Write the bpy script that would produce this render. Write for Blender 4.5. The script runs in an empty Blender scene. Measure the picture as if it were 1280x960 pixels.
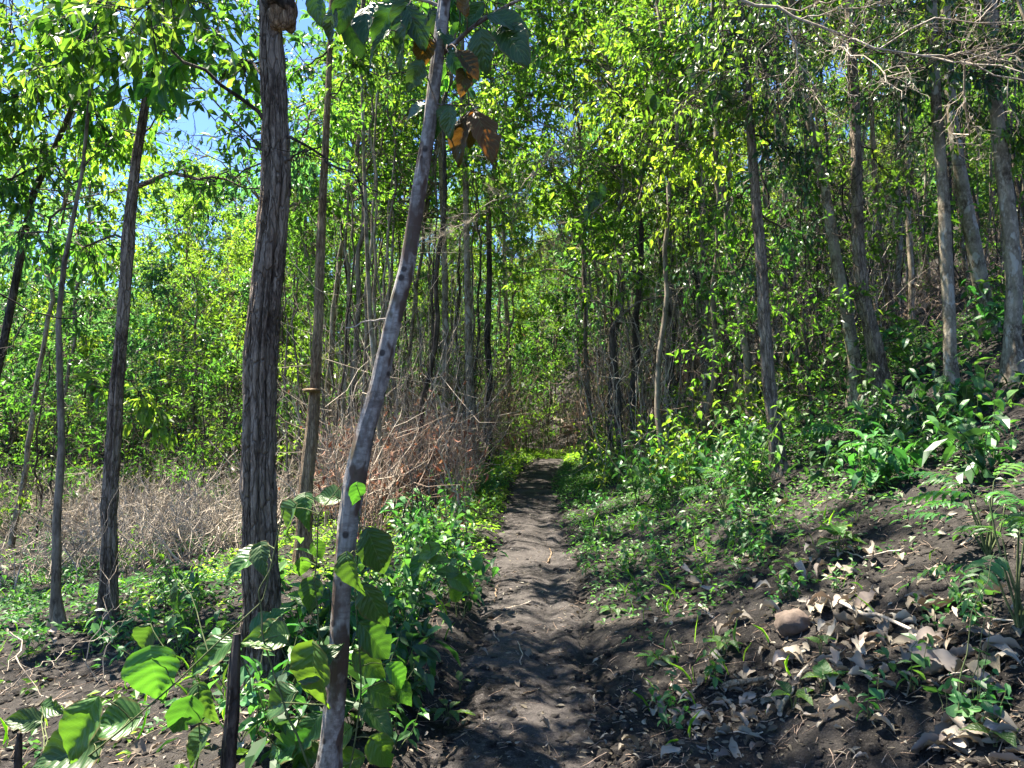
import bpy, math, random
import numpy as np
from mathutils import Vector, Matrix

R_ = math.radians
random.seed(11)
SC = bpy.context.scene
COL = SC.collection

# ------------------------------------------------------------------ camera, light, exposure
F_PX = 924.4
PITCH = R_(4.0)
EYE = np.array([0.0, 0.0, 1.5])
cam_d = bpy.data.cameras.new("camera")
cam_d.lens = 26.0; cam_d.sensor_width = 36.0
cam_d.clip_start = 0.05; cam_d.clip_end = 2000
cam = bpy.data.objects.new("camera", cam_d); COL.objects.link(cam)
cam.location = EYE.tolist(); cam.rotation_euler = (math.pi/2 + PITCH, 0, 0)
SC.camera = cam

SUN_AZ, SUN_EL = R_(-58), R_(66)       # clockwise from +Y (view direction), height
world = bpy.data.worlds.new("World"); SC.world = world; world.use_nodes = True
wn = world.node_tree.nodes; wl = world.node_tree.links
sky = wn.new('ShaderNodeTexSky'); sky.sky_type = 'NISHITA'; sky.sun_disc = False
sky.sun_elevation = SUN_EL; sky.sun_rotation = SUN_AZ
sky.air_density = 1.0; sky.dust_density = 0.0; sky.ozone_density = 7.0; sky.altitude = 2500
wl.new(sky.outputs[0], wn['Background'].inputs[0]); wn['Background'].inputs[1].default_value = 0.070
sun_d = bpy.data.lights.new("sun", 'SUN'); sun_d.energy = 5.0; sun_d.angle = R_(0.5); sun_d.color = (1.0, 0.92, 0.78)
sun = bpy.data.objects.new("sun", sun_d); COL.objects.link(sun)
SDIR = Vector((math.sin(SUN_AZ)*math.cos(SUN_EL), math.cos(SUN_AZ)*math.cos(SUN_EL), math.sin(SUN_EL)))
sun.rotation_euler = (-SDIR).to_track_quat('-Z', 'Y').to_euler(); sun.location = (SDIR*60)
SC.view_settings.view_transform = 'Standard'; SC.view_settings.look = 'None'
SC.view_settings.exposure = 2.5; SC.view_settings.gamma = 1.0
cy = SC.cycles
cy.max_bounces = 9; cy.diffuse_bounces = 7; cy.glossy_bounces = 2; cy.transmission_bounces = 5
cy.transparent_max_bounces = 4; cy.caustics_reflective = False; cy.caustics_refractive = False
cy.use_adaptive_sampling = True; cy.adaptive_threshold = 0.02
cy.use_denoising = True
SC.render.use_persistent_data = False

# ------------------------------------------------------------------ numeric helpers
def rg(seed): return np.random.default_rng(seed)
def _h(i):
    i = i.astype(np.int64)
    n = (i[..., 0]*374761393 + i[..., 1]*668265263 + i[..., 2]*1274126177) & 0xffffffff
    n = ((n ^ (n >> 13))*1274126177) & 0xffffffff
    n = n ^ (n >> 16)
    return (n & 0xffff)/65535.0
def vnoise(p):
    i = np.floor(p); f = p - i; f = f*f*(3-2*f); r = 0
    for dx in (0, 1):
        for dy in (0, 1):
            for dz in (0, 1):
                w = (f[..., 0] if dx else 1-f[..., 0])*(f[..., 1] if dy else 1-f[..., 1])*(f[..., 2] if dz else 1-f[..., 2])
                r = r + w*_h(i + np.array([dx, dy, dz]))
    return r
def fbm(p, o=3):
    r = 0; a = 0.5
    for k in range(o):
        r = r + a*(vnoise(p*(2.03**k) + 17.3*k) - 0.5); a *= 0.5
    return r
def n2(x, y, s, o=3, z=0.0):
    x = np.asarray(x, float); y = np.asarray(y, float)
    return fbm(np.stack([x*s, y*s, np.full_like(x, z)], -1), o)
def sstep(a, b, x):
    t = np.clip((x-a)/(b-a), 0, 1); return t*t*(3-2*t)
def unit(v): return v/np.maximum(np.linalg.norm(v, axis=-1, keepdims=True), 1e-9)

PY = np.array([-5, 0, 3.1, 5.8, 10.5, 15, 19, 22, 26, 32, 60]); PX = np.array([-.1, -.05, .02, .16, .28, .45, .85, 1.3, 1.3, .4, -2])
def path_x(y): return np.interp(y, PY, PX)
def softplus(t, k): return np.logaddexp(0, t/k)*k
def H(x, y, fine=True):
    x = np.asarray(x, float); y = np.asarray(y, float)
    r = np.hypot(x, y)
    s = x - path_x(y)
    z = .04*np.clip(y, -10, 20) + .05*softplus(y-26, 3.0) + .20*softplus(y-44, 5) - .18*softplus(y-95, 8)
    z = z + .45*softplus(s-.75, .12) - .22*softplus(s-10, 1.5) - .1*softplus(s-60, 10)
    z = z + .10*softplus(s-3.2, .5)
    z = z - .15*softplus(-s-1.0, .25) + .13*softplus(-s-11, 2.5) + .12*softplus(-s-40, 5) - .10*softplus(-s-80, 5)
    z = z + n2(x, y, .22, 2)*.5*sstep(1.0, 4, np.abs(s))
    z = z + n2(x, y, .9, 3, 3.3)*.22*(.25+.75*sstep(.4, 1.4, np.abs(s)))
    pw = 1 - sstep(.25, .62, np.abs(s + .05*n2(y, y*0, 1.3, 2)))
    z = z - .07*pw
    z = z - .035*np.exp(-((s-.16+.25*n2(y, y*0, .8, 2, 9.))/.10)**2)*sstep(-1, 3, y)*(1-sstep(9, 16, y))
    if fine:
        k = np.exp(-r/14); c1, s1 = .8, .6; u = x*c1+y*s1; v = y*c1-x*s1
        z = z + n2(u, v, 4.5, 3, 8.1)*.085*k*(1-.6*pw) + n2(u*s1+v*c1, v*s1-u*c1, 15, 3, 5.1)*.06*k*(1-.45*pw)
    return z
def H1(x, y): return float(H(np.array([x]), np.array([y]))[0])
EYE[2] = 1.5 + H1(0, 0); cam.location = EYE.tolist()

cp, sp = math.cos(PITCH), math.sin(PITCH)
def ray(px, py):
    cx = (px-640)/F_PX; cy_ = (480-py)/F_PX
    return np.array([cx, cp - cy_*sp, sp + cy_*cp])
def at(px, py, d):
    r = ray(px, py); return EYE + r*(d/r[1])
def hit(px, py):
    r = ray(px, py); r = r/r[1]
    ds = np.arange(1.0, 60, .03)
    P = EYE + ds[:, None]*r
    b = np.nonzero(P[:, 2] < H(P[:, 0], P[:, 1], False))[0]
    d = ds[b[0]] if len(b) else 40.
    p = EYE + r*d; p[2] = H1(p[0], p[1]); return p
def proj(p):
    v = np.asarray(p, float) - EYE
    dz = v[..., 1]*cp + v[..., 2]*sp; u = -v[..., 1]*sp + v[..., 2]*cp
    return 640 + F_PX*v[..., 0]/dz, 480 - F_PX*u/dz, dz

# ------------------------------------------------------------------ mesh helpers
class MB:
    """collects faces; build() makes ONE mesh"""
    def __init__(self): self.V = []; self.F = []; self.A = []; self.n = 0
    def add(self, v, f, var=0.5, mi=0, smooth=True, uv=None):
        v = np.asarray(v, float).reshape(-1, 3); f = np.asarray(f, np.int64)
        self.V.append(v); self.A.append(np.broadcast_to(np.asarray(var, float), (len(v),)))
        self.F.append((f + self.n, mi, smooth)); self.n += len(v); return self
    def mesh(self, name, mats):
        me = bpy.data.meshes.new(name)
        if not self.V: return me
        V = np.concatenate(self.V); A = np.concatenate(self.A)
        loops = np.concatenate([f.reshape(-1) for f, _, _ in self.F])
        tot = np.concatenate([np.full(len(f), f.shape[1]) for f, _, _ in self.F])
        mi = np.concatenate([np.full(len(f), m) for f, m, _ in self.F])
        sm = np.concatenate([np.full(len(f), s) for f, _, s in self.F])
        st = np.concatenate([[0], np.cumsum(tot)[:-1]])
        me.vertices.add(len(V)); me.vertices.foreach_set('co', V.astype(np.float32).ravel())
        me.loops.add(len(loops)); me.loops.foreach_set('vertex_index', loops.astype(np.int32))
        me.polygons.add(len(tot)); me.polygons.foreach_set('loop_start', st.astype(np.int32))
        me.polygons.foreach_set('loop_total', tot.astype(np.int32))
        me.polygons.foreach_set('material_index', mi.astype(np.int32))
        me.polygons.foreach_set('use_smooth', sm.astype(bool))
        a = me.attributes.new('var', 'FLOAT', 'POINT'); a.data.foreach_set('value', A.astype(np.float32))
        for m in (mats if isinstance(mats, (list, tuple)) else [mats]): me.materials.append(m)
        me.update(calc_edges=True); return me
    def build(self, name, mats, parent=None, loc=None):
        return obj(name, self.mesh(name, mats), parent, loc)
def obj(name, me, parent=None, loc=None):
    o = bpy.data.objects.new(name, me); COL.objects.link(o)
    if parent is not None: o.parent = parent
    if loc is not None: o.location = [float(c) for c in loc]
    return o
def tag(o, label=None, cat=None, group=None, kind=None):
    if label: o['label'] = label
    if cat: o['category'] = cat
    if group: o['group'] = group
    if kind: o['kind'] = kind
    return o
def empty(name, loc, rz=0.0):
    o = obj(name, None, None, loc); o.rotation_euler = (0, 0, rz); o.empty_display_size = .1; return o
def copy_tree(o, parent=None):
    c = o.copy(); COL.objects.link(c); c.parent = parent
    for ch in list(o.children): copy_tree(ch, c)
    return c

def tubes(P, Rr, sides=5):
    """P (m,n,3), Rr (m,n) -> verts, quads"""
    P = np.asarray(P, float); Rr = np.asarray(Rr, float)
    if P.ndim == 2: P = P[None]
    m, n, _ = P.shape; Rr = Rr.reshape(-1, n)*np.ones((m, 1))
    T = unit(np.gradient(P, axis=1))
    mean = unit(T.mean(axis=1, keepdims=True))
    ref = np.where(np.abs(mean[..., 2:3]) > .8, np.array([1., 0, 0]), np.array([0, 0, 1.]))
    S = unit(np.cross(T, np.broadcast_to(ref, T.shape))); B = np.cross(T, S)
    a = np.arange(sides)/sides*2*np.pi
    V = P[:, :, None] + Rr[:, :, None, None]*(np.cos(a)[None, None, :, None]*S[:, :, None] + np.sin(a)[None, None, :, None]*B[:, :, None])
    i = np.arange(m)[:, None, None]*n*sides; j = np.arange(n-1)[None, :, None]*sides; k = np.arange(sides)[None, None, :]
    k2 = (k+1) % sides
    q = np.stack([i+j+k, i+j+k2, i+j+sides+k2, i+j+sides+k], -1).reshape(-1, 4)
    return V.reshape(-1, 3), q, (m, n, sides)

def curve(p0, p1, n, wob, rng, sag=0.0):
    """p0,p1 (m,3) -> wobbly paths (m,n,3)"""
    p0 = np.atleast_2d(p0); p1 = np.atleast_2d(p1); m = len(p0)
    t = np.linspace(0, 1, n)[None, :, None]
    L = np.linalg.norm(p1-p0, axis=1)[:, None, None]
    P = p0[:, None]*(1-t) + p1[:, None]*t
    w = rng.normal(0, 1, (m, n, 3)); w = np.cumsum(w, axis=1); w = w - w[:, :1] - t*(w[:, -1:]-w[:, :1])
    P = P + w*L*wob/np.sqrt(n)
    P[..., 2] += (np.sin(np.pi*t[..., 0])*L[..., 0])*(-sag)
    return P

# leaf templates: (u along, v across, w up), faces
LT2 = (np.array([[0, 0, 0], [.42, -.5, .10], [1, 0, -.10], [.42, .5, .10]]), np.array([[0, 1, 2], [0, 2, 3]]))
LT4 = (np.array([[0, 0, 0], [.28, -.46, .05], [.66, -.40, .03], [1, 0, -.16], [.66, .40, .03], [.28, .46, .05], [.5, 0, -.03]]),
       np.array([[0, 1, 6], [1, 2, 6], [2, 3, 6], [3, 4, 6], [4, 5, 6], [5, 0, 6]]))
def leaves(mb, P, D, N, L, W, var, tpl=LT2, mi=0, curl=0.0):
    if len(P) == 0: return
    D = unit(D); S = unit(np.cross(D, N)); N2 = np.cross(S, D)
    tv, tf = tpl
    L = np.broadcast_to(np.asarray(L, float), (len(P),)); W = np.broadcast_to(np.asarray(W, float), (len(P),))
    w = tv[:, 2][None, :]*np.ones((len(P), 1))
    if np.any(curl): w = w - np.broadcast_to(np.asarray(curl), (len(P),))[:, None]*tv[:, 0][None]**2
    V = P[:, None] + D[:, None]*(tv[:, 0][None, :, None]*L[:, None, None]) + S[:, None]*(tv[:, 1][None, :, None]*(L*W)[:, None, None]) \
        + N2[:, None]*(w*L[:, None])[..., None]
    k = len(tv)
    f = (tf[None] + (np.arange(len(P))*k)[:, None, None]).reshape(-1, 3)
    mb.add(V.reshape(-1, 3), f, np.repeat(np.broadcast_to(var, (len(P),)), k), mi, smooth=False)

# ------------------------------------------------------------------ materials
class NT:
    def __init__(self, name):
        self.m = bpy.data.materials.new(name); self.m.use_nodes = True
        self.t = self.m.node_tree; self.n = self.t.nodes; self.l = self.t.links
        self.bsdf = self.n['Principled BSDF']; self.out = self.n['Material Output']
        self.tc = self.n.new('ShaderNodeTexCoord')
    def nd(self, ty, ins=None, **kw):
        x = self.n.new(ty)
        for k, v in kw.items(): setattr(x, k, v)
        for k, v in (ins or {}).items():
            if hasattr(v, 'links'): self.l.new(v, x.inputs[k])
            else: x.inputs[k].default_value = v
        return x
    def coords(self, scale=(1, 1, 1), src='Object'):
        return self.nd('ShaderNodeMapping', {'Vector': self.tc.outputs[src], 'Scale': scale}).outputs[0]
    def noise(self, scale, vec, detail=4, rough=.6, dist=0.0):
        return self.nd('ShaderNodeTexNoise', {'Vector': vec, 'Scale': scale, 'Detail': detail, 'Roughness': rough, 'Distortion': dist}).outputs[0]
    def ramp(self, fac, stops, interp='LINEAR'):
        r = self.nd('ShaderNodeValToRGB', {'Fac': fac}); e = r.color_ramp; e.interpolation = interp
        while len(e.elements) < len(stops): e.elements.new(.5)
        for k, (p, c) in enumerate(stops):
            e.elements[k].position = p; e.elements[k].color = (c[0], c[1], c[2], 1) if len(c) == 3 else c
        return r.outputs[0]
    def mix(self, fac, a, b, blend='MIX'):
        x = self.nd('ShaderNodeMix', None, data_type='RGBA', blend_type=blend)
        for k, v in ((0, fac), (6, a), (7, b)):
            if hasattr(v, 'links'): self.l.new(v, x.inputs[k])
            else: x.inputs[k].default_value = v if k == 0 else ((*v, 1) if len(v) == 3 else v)
        return x.outputs[2]
    def math(self, op, a, b=0.0, c=0.0):
        x = self.nd('ShaderNodeMath', None, operation=op)
        for k, v in enumerate((a, b, c)):
            if hasattr(v, 'links'): self.l.new(v, x.inputs[k])
            else: x.inputs[k].default_value = v
        return x.outputs[0]
    def bump(self, h, strength, dist):
        b = self.nd('ShaderNodeBump', {'Height': h, 'Strength': strength, 'Distance': dist}); return b.outputs[0]
    def set(self, color=None, rough=.8, normal=None, spec=.3):
        b = self.bsdf
        for k, v in (('Base Color', color), ('Roughness', rough), ('Normal', normal), ('Specular IOR Level', spec)):
            if v is None: continue
            if hasattr(v, 'links'): self.l.new(v, b.inputs[k])
            else: b.inputs[k].default_value = (*v, 1) if isinstance(v, tuple) and len(v) == 3 else v
        return self.m

def leaf_mat(name, c0, c1, c2, trans, tr=.42, rough=.42, spec=.5, veins=False, objvar=.25):
    t = NT(name)
    var = t.nd('ShaderNodeAttribute', None, attribute_name='var').outputs['Fac']
    oi = t.nd('ShaderNodeObjectInfo').outputs['Random']
    f = t.math('ADD', var, t.math('MULTIPLY', t.math('SUBTRACT', oi, .5), objvar))
    c = t.ramp(f, [(0, c0), (.55, c1), (1, c2)])
    hs = t.nd('ShaderNodeHueSaturation', {'Color': c, 'Hue': t.math('ADD', .488, t.math('MULTIPLY', t.math('FRACT', t.math('MULTIPLY', oi, 7.31)), .044)),
                                          'Value': t.math('ADD', .8, t.math('MULTIPLY', t.math('FRACT', t.math('MULTIPLY', oi, 13.7)), .4))})
    c = hs.outputs[0]
    tc = t.mix(1.0, c, (*trans, 1), 'MULTIPLY')
    nor = None
    if veins:
        uv = t.tc.outputs['UV']
        sx = t.nd('ShaderNodeSeparateXYZ', {0: uv})
        a = t.math('ABSOLUTE', t.math('SUBTRACT', sx.outputs[1], .5))
        mid = t.math('LESS_THAN', a, .012)
        wv = t.math('SINE', t.math('MULTIPLY', t.math('SUBTRACT', sx.outputs[0], t.math('MULTIPLY', a, .7)), 60))
        vein = t.math('MAXIMUM', t.math('GREATER_THAN', wv, .955), mid)
        c = t.mix(t.math('MULTIPLY', vein, .35), c, (.30, .42, .14))
        nn = t.noise(16, uv, 3)
        c = t.mix(t.math('MULTIPLY', nn, .35), c, (.03, .06, .015))
        bl = t.noise(5.5, t.nd('ShaderNodeVectorMath', {0: uv, 1: t.nd('ShaderNodeCombineXYZ', {0: t.math('MULTIPLY', oi, 31.)}).outputs[0]}, operation='ADD').outputs[0], 5, .75)
        c = t.mix(t.ramp(bl, [(.64, (0, 0, 0)), (.70, (.85, .85, .85))]), c, (.13, .085, .03))
        c = t.mix(t.ramp(t.math('ADD', a, t.math('MULTIPLY', bl, .35)), [(.60, (0, 0, 0)), (.66, (.8, .8, .8))]), c, (.12, .08, .03))
        nor = t.bump(t.math('ADD', t.math('MULTIPLY', wv, .4), t.math('MULTIPLY', nn, .5)), .35, .004)
    t.set(c, rough, nor, spec)
    tl = t.nd('ShaderNodeBsdfTranslucent', {'Color': tc})
    ms = t.nd('ShaderNodeMixShader', {0: tr, 1: t.bsdf.outputs[0], 2: tl.outputs[0]})
    t.l.new(ms.outputs[0], t.out.inputs[0]); return t.m

def bark_mat(name, dark, mid, light, zs=.18, sc=26, bump=.8, dist=.012, blotch=None, moss=0.0, spots=False, cracks=0.0):
    t = NT(name)
    v = t.coords((1, 1, zs)); vo = t.coords((1, 1, 1))
    a = t.noise(sc, v, 6, .68, .4); b = t.noise(sc*3.2, v, 4, .6); big = t.noise(3.5, vo, 3, .55)
    c = t.ramp(a, [(.38, dark), (.5, mid), (.62, light)])
    c = t.mix(t.ramp(b, [(.42, (.75, .75, .75)), (.54, (0, 0, 0))]), c, tuple(x*.6 for x in dark))
    fc = t.noise(sc*.8, t.coords((1, 1, 1.3)), 5, .7)
    c = t.mix(t.ramp(fc, [(.5, (0, 0, 0)), (.66, (.5, .5, .5))]), c, tuple(x*.8 for x in mid))
    c = t.mix(t.ramp(big, [(.42, (0, 0, 0)), (.62, (.55, .55, .55))]), c, tuple(min(1, x*1.15) for x in light))
    if blotch:
        vb = t.noise(blotch[3], t.coords((1, 1, .55)), 3, .55, .2)
        c = t.mix(t.ramp(vb, [(blotch[4], (0, 0, 0)), (blotch[4]+.05, (1, 1, 1))]), c, blotch[:3])
    hc = None
    if cracks:
        wv = t.nd('ShaderNodeVectorMath', {0: t.coords((1, 1, .17)), 1: t.nd('ShaderNodeVectorMath', {0: t.nd('ShaderNodeTexNoise', {'Vector': t.coords((1, 1, .5)), 'Scale': 16.0, 'Detail': 3.0}).outputs['Color'], 'Scale': .05}, operation='SCALE').outputs[0]}, operation='ADD').outputs[0]
        ve = t.nd('ShaderNodeTexVoronoi', {'Vector': wv, 'Scale': cracks, 'Randomness': 1.0}, feature='DISTANCE_TO_EDGE')
        cr_ = t.ramp(ve.outputs['Distance'], [(.0, (1, 1, 1)), (.04, (.5, .5, .5)), (.11, (0, 0, 0))]); hc = cr_
        c = t.mix(t.math('MULTIPLY', cr_, .55), c, tuple(x*.6 for x in dark))
    if spots:
        vo_ = t.nd('ShaderNodeTexVoronoi', {'Vector': t.coords((1, 1, .9)), 'Scale': 17.0, 'Randomness': 1.0})
        c = t.mix(t.ramp(vo_.outputs['Distance'], [(.16, (.9, .9, .9)), (.24, (0, 0, 0))]), c, (.035, .026, .022))
        rn = t.noise(60, t.coords((.25, .25, 1)), 3, .6)
        c = t.mix(t.ramp(rn, [(.52, (0, 0, 0)), (.62, (.5, .5, .5))]), c, (.12, .09, .075))
    if moss:
        mm = t.noise(7, vo, 4, .7)
        c = t.mix(t.ramp(mm, [(.55, (0, 0, 0)), (.7, (moss,)*3)]), c, (.09, .13, .04))
    h = t.math('ADD', a, t.math('MULTIPLY', b, .35))
    if hc is not None: h = t.math('SUBTRACT', h, t.math('MULTIPLY', hc, .6))
    return t.set(c, .88, t.bump(h, bump, dist), .2)

M = {}
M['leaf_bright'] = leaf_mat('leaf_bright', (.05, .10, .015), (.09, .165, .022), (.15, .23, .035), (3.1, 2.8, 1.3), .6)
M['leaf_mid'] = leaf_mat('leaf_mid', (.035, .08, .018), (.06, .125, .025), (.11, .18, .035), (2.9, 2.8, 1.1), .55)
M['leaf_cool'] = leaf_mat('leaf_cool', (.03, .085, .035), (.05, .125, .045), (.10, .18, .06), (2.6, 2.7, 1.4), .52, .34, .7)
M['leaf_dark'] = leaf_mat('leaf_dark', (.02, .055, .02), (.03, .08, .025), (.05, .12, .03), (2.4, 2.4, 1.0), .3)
M['leaf_herb'] = leaf_mat('leaf_herb', (.03, .10, .025), (.055, .15, .04), (.10, .22, .05), (2.0, 2.1, 1.0), .35, .45)
M['leaf_vine'] = leaf_mat('leaf_vine', (.028, .075, .018), (.05, .12, .025), (.085, .18, .03), (2.7, 2.5, .9), .36, .42, .45, veins=True, objvar=.9)
M['leaf_broad'] = leaf_mat('leaf_broad', (.022, .055, .016), (.035, .08, .02), (.06, .12, .025), (2.2, 2.2, .9), .3, .4, .5, veins=True, objvar=.7)
M['leaf_rust'] = leaf_mat('leaf_rust', (.06, .045, .015), (.10, .055, .015), (.16, .08, .02), (2.3, 1.7, .7), .38, .5, .3, veins=True, objvar=.9)
M['leaf_dry'] = leaf_mat('leaf_dry', (.075, .058, .045), (.19, .155, .125), (.33, .29, .25), (.8, .7, .55), .12, .7, .2)
M['leaf_red'] = leaf_mat('leaf_red', (.10, .05, .035), (.2, .09, .06), (.3, .17, .11), (1.5, 1.0, .7), .2, .7, .2)
M['twig_pale'] = bark_mat('twig_pale', (.20, .16, .12), (.36, .30, .235), (.52, .45, .37), .3, 30, .3, .003)
M['twig_rose'] = bark_mat('twig_rose', (.12, .08, .055), (.27, .19, .14), (.42, .32, .25), .3, 30, .3, .003)
M['twig_dark'] = bark_mat('twig_dark', (.02, .017, .015), (.045, .036, .03), (.09, .075, .06), .3, 30, .4, .004)
M['stem_green'] = bark_mat('stem_green', (.05, .08, .03), (.08, .11, .04), (.14, .15, .07), .3, 30, .3, .003)
M['bark_brown'] = bark_mat('bark_brown', (.08, .056, .04), (.20, .15, .11), (.36, .29, .22), .3, 34, 1.0, .02, cracks=30.0)
M['bark_orange'] = bark_mat('bark_orange', (.10, .06, .035), (.24, .16, .095), (.36, .27, .18), .2, 30, .9, .01, cracks=34.0)
M['bark_grey'] = bark_mat('bark_grey', (.07, .052, .034), (.185, .148, .102), (.35, .30, .225), .5, 18, .8, .01, (.36, .335, .28, 9, .58), .35)
M['bark_spot'] = bark_mat('bark_spot', (.13, .105, .085), (.26, .23, .20), (.38, .355, .32), .7, 15, .6, .006, (.10, .068, .05, 9, .50), .2, spots=True)
M['bark_dark'] = bark_mat('bark_dark', (.022, .018, .015), (.06, .048, .038), (.13, .105, .085), .3, 26, .9, .012, cracks=28.0)
M['bark_thin'] = bark_mat('bark_thin', (.06, .047, .034), (.15, .12, .09), (.28, .235, .18), .25, 20, .6, .006, None, .3)

def soil_mat(name, dark, mid, light, bias=.5):
    t = NT(name); v = t.coords()
    a = t.noise(2.2, v, 5, .6); b = t.noise(24, v, 6, .7); c_ = t.noise(110, v, 4, .7)
    c = t.ramp(b, [(.33, dark), (bias, mid), (.72, light)])
    c = t.mix(t.ramp(a, [(.40, (0, 0, 0)), (.62, (.6, .6, .6))]), c, tuple(x*.9 for x in light))
    c = t.mix(t.ramp(c_, [(.45, (0, 0, 0)), (.7, (.6, .6, .6))]), c, tuple(x*.35 for x in mid))
    fl = t.nd('ShaderNodeTexVoronoi', {'Vector': v, 'Scale': 75.0, 'Randomness': 1.0})
    c = t.mix(t.ramp(fl.outputs['Distance'], [(.10, (.5, .5, .5)), (.20, (0, 0, 0))]), c, tuple(min(.4, x*1.7) for x in light))
    h = t.math('ADD', t.math('MULTIPLY', b, 1.0), t.math('MULTIPLY', c_, .45))
    return t.set(c, .95, t.bump(h, 1.0, .03), .15)
M['soil'] = soil_mat('soil', (.0095, .0088, .0084), (.025, .0222, .0206), (.088, .078, .071), .52)
M['trail'] = soil_mat('trail', (.012, .0105, .010), (.033, .029, .0275), (.15, .133, .125), .5)
t = NT('stone'); v = t.coords(); a = t.noise(9, v, 6, .7)
M['stone'] = t.set(t.ramp(a, [(.3, (.05, .038, .03)), (.6, (.14, .105, .085)), (.8, (.22, .18, .15))]), .85, t.bump(t.noise(25, v, 5), .6, .01), .25)

# ------------------------------------------------------------------ ground and trail
def grid(nu, nv, fx, mat, name):
    U, V = np.meshgrid(np.linspace(0, 1, nu), np.linspace(0, 1, nv))
    P = fx(U, V)
    i = np.arange(nv-1)[:, None]*nu + np.arange(nu-1)[None]
    q = np.stack([i, i+1, i+nu+1, i+nu], -1).reshape(-1, 4)
    mb = MB(); mb.add(P.reshape(-1, 3), q, .5); return mb
def g_f(U, V):
    th = R_(-46) + U*R_(92)
    r = .9*np.exp(V*math.log(70/.9))
    x = r*np.sin(th); y = r*np.cos(th); z = H(x, y)
    s = np.abs(x-path_x(y)); z = z - .06*(1-sstep(.25, .55, s))*(1-sstep(24, 27, y))
    return np.stack([x, y, z], -1)
gm = grid(350, 440, g_f, M['soil'], 'g')
# the rest of the sheet: behind the camera and out to the horizon, 1-ring coarse polar grid
def g_far(U, V):
    th = R_(-46) + U*R_(92); r = 70*np.exp(V*math.log(900/70.))
    x = r*np.sin(th); y = r*np.cos(th); return np.stack([x, y, H(x, y)], -1)
def g_back(U, V):
    th = R_(46) + U*R_(268); r = .9*np.exp(V*math.log(900/.9))
    x = r*np.sin(th); y = r*np.cos(th); z = H(x, y)
    return np.stack([x, y, z], -1)
def g_cap(U, V):
    x = (U-.5)*2.2; y = (V-.5)*2.2; return np.stack([x, y, H(x, y)-.05], -1)
for fn, a, b in ((g_far, 120, 30), (g_back, 200, 110), (g_cap, 30, 30)):
    g = grid(a, b, fn, None, 'g'); gm.add(g.V[0], g.F[0][0], .5)
ground = gm.build('ground', M['soil']); tag(ground, 'dark forest floor rising to the right of the trail', None, None, 'structure')
def t_f(U, V):
    y = .2 + 27*V**1.7; s = (U-.5)*.98
    hw = 1 + .5*n2(y, y*0, 1.1, 3, 2.)+.3*n2(s, y, 3., 2)
    x = path_x(y) + s*hw
    e = np.abs(U-.5)*2
    return np.stack([x, y, H(x, y) + .006 - .09*sstep(.45, 1.0, e + .5*n2(x, y, 5, 3, 1.))], -1)
tr = grid(90, 700, t_f, M['trail'], 't').build('path', M['trail']); tag(tr, 'narrow beaten dirt trail running uphill into the trees', None, None, 'structure')

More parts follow.
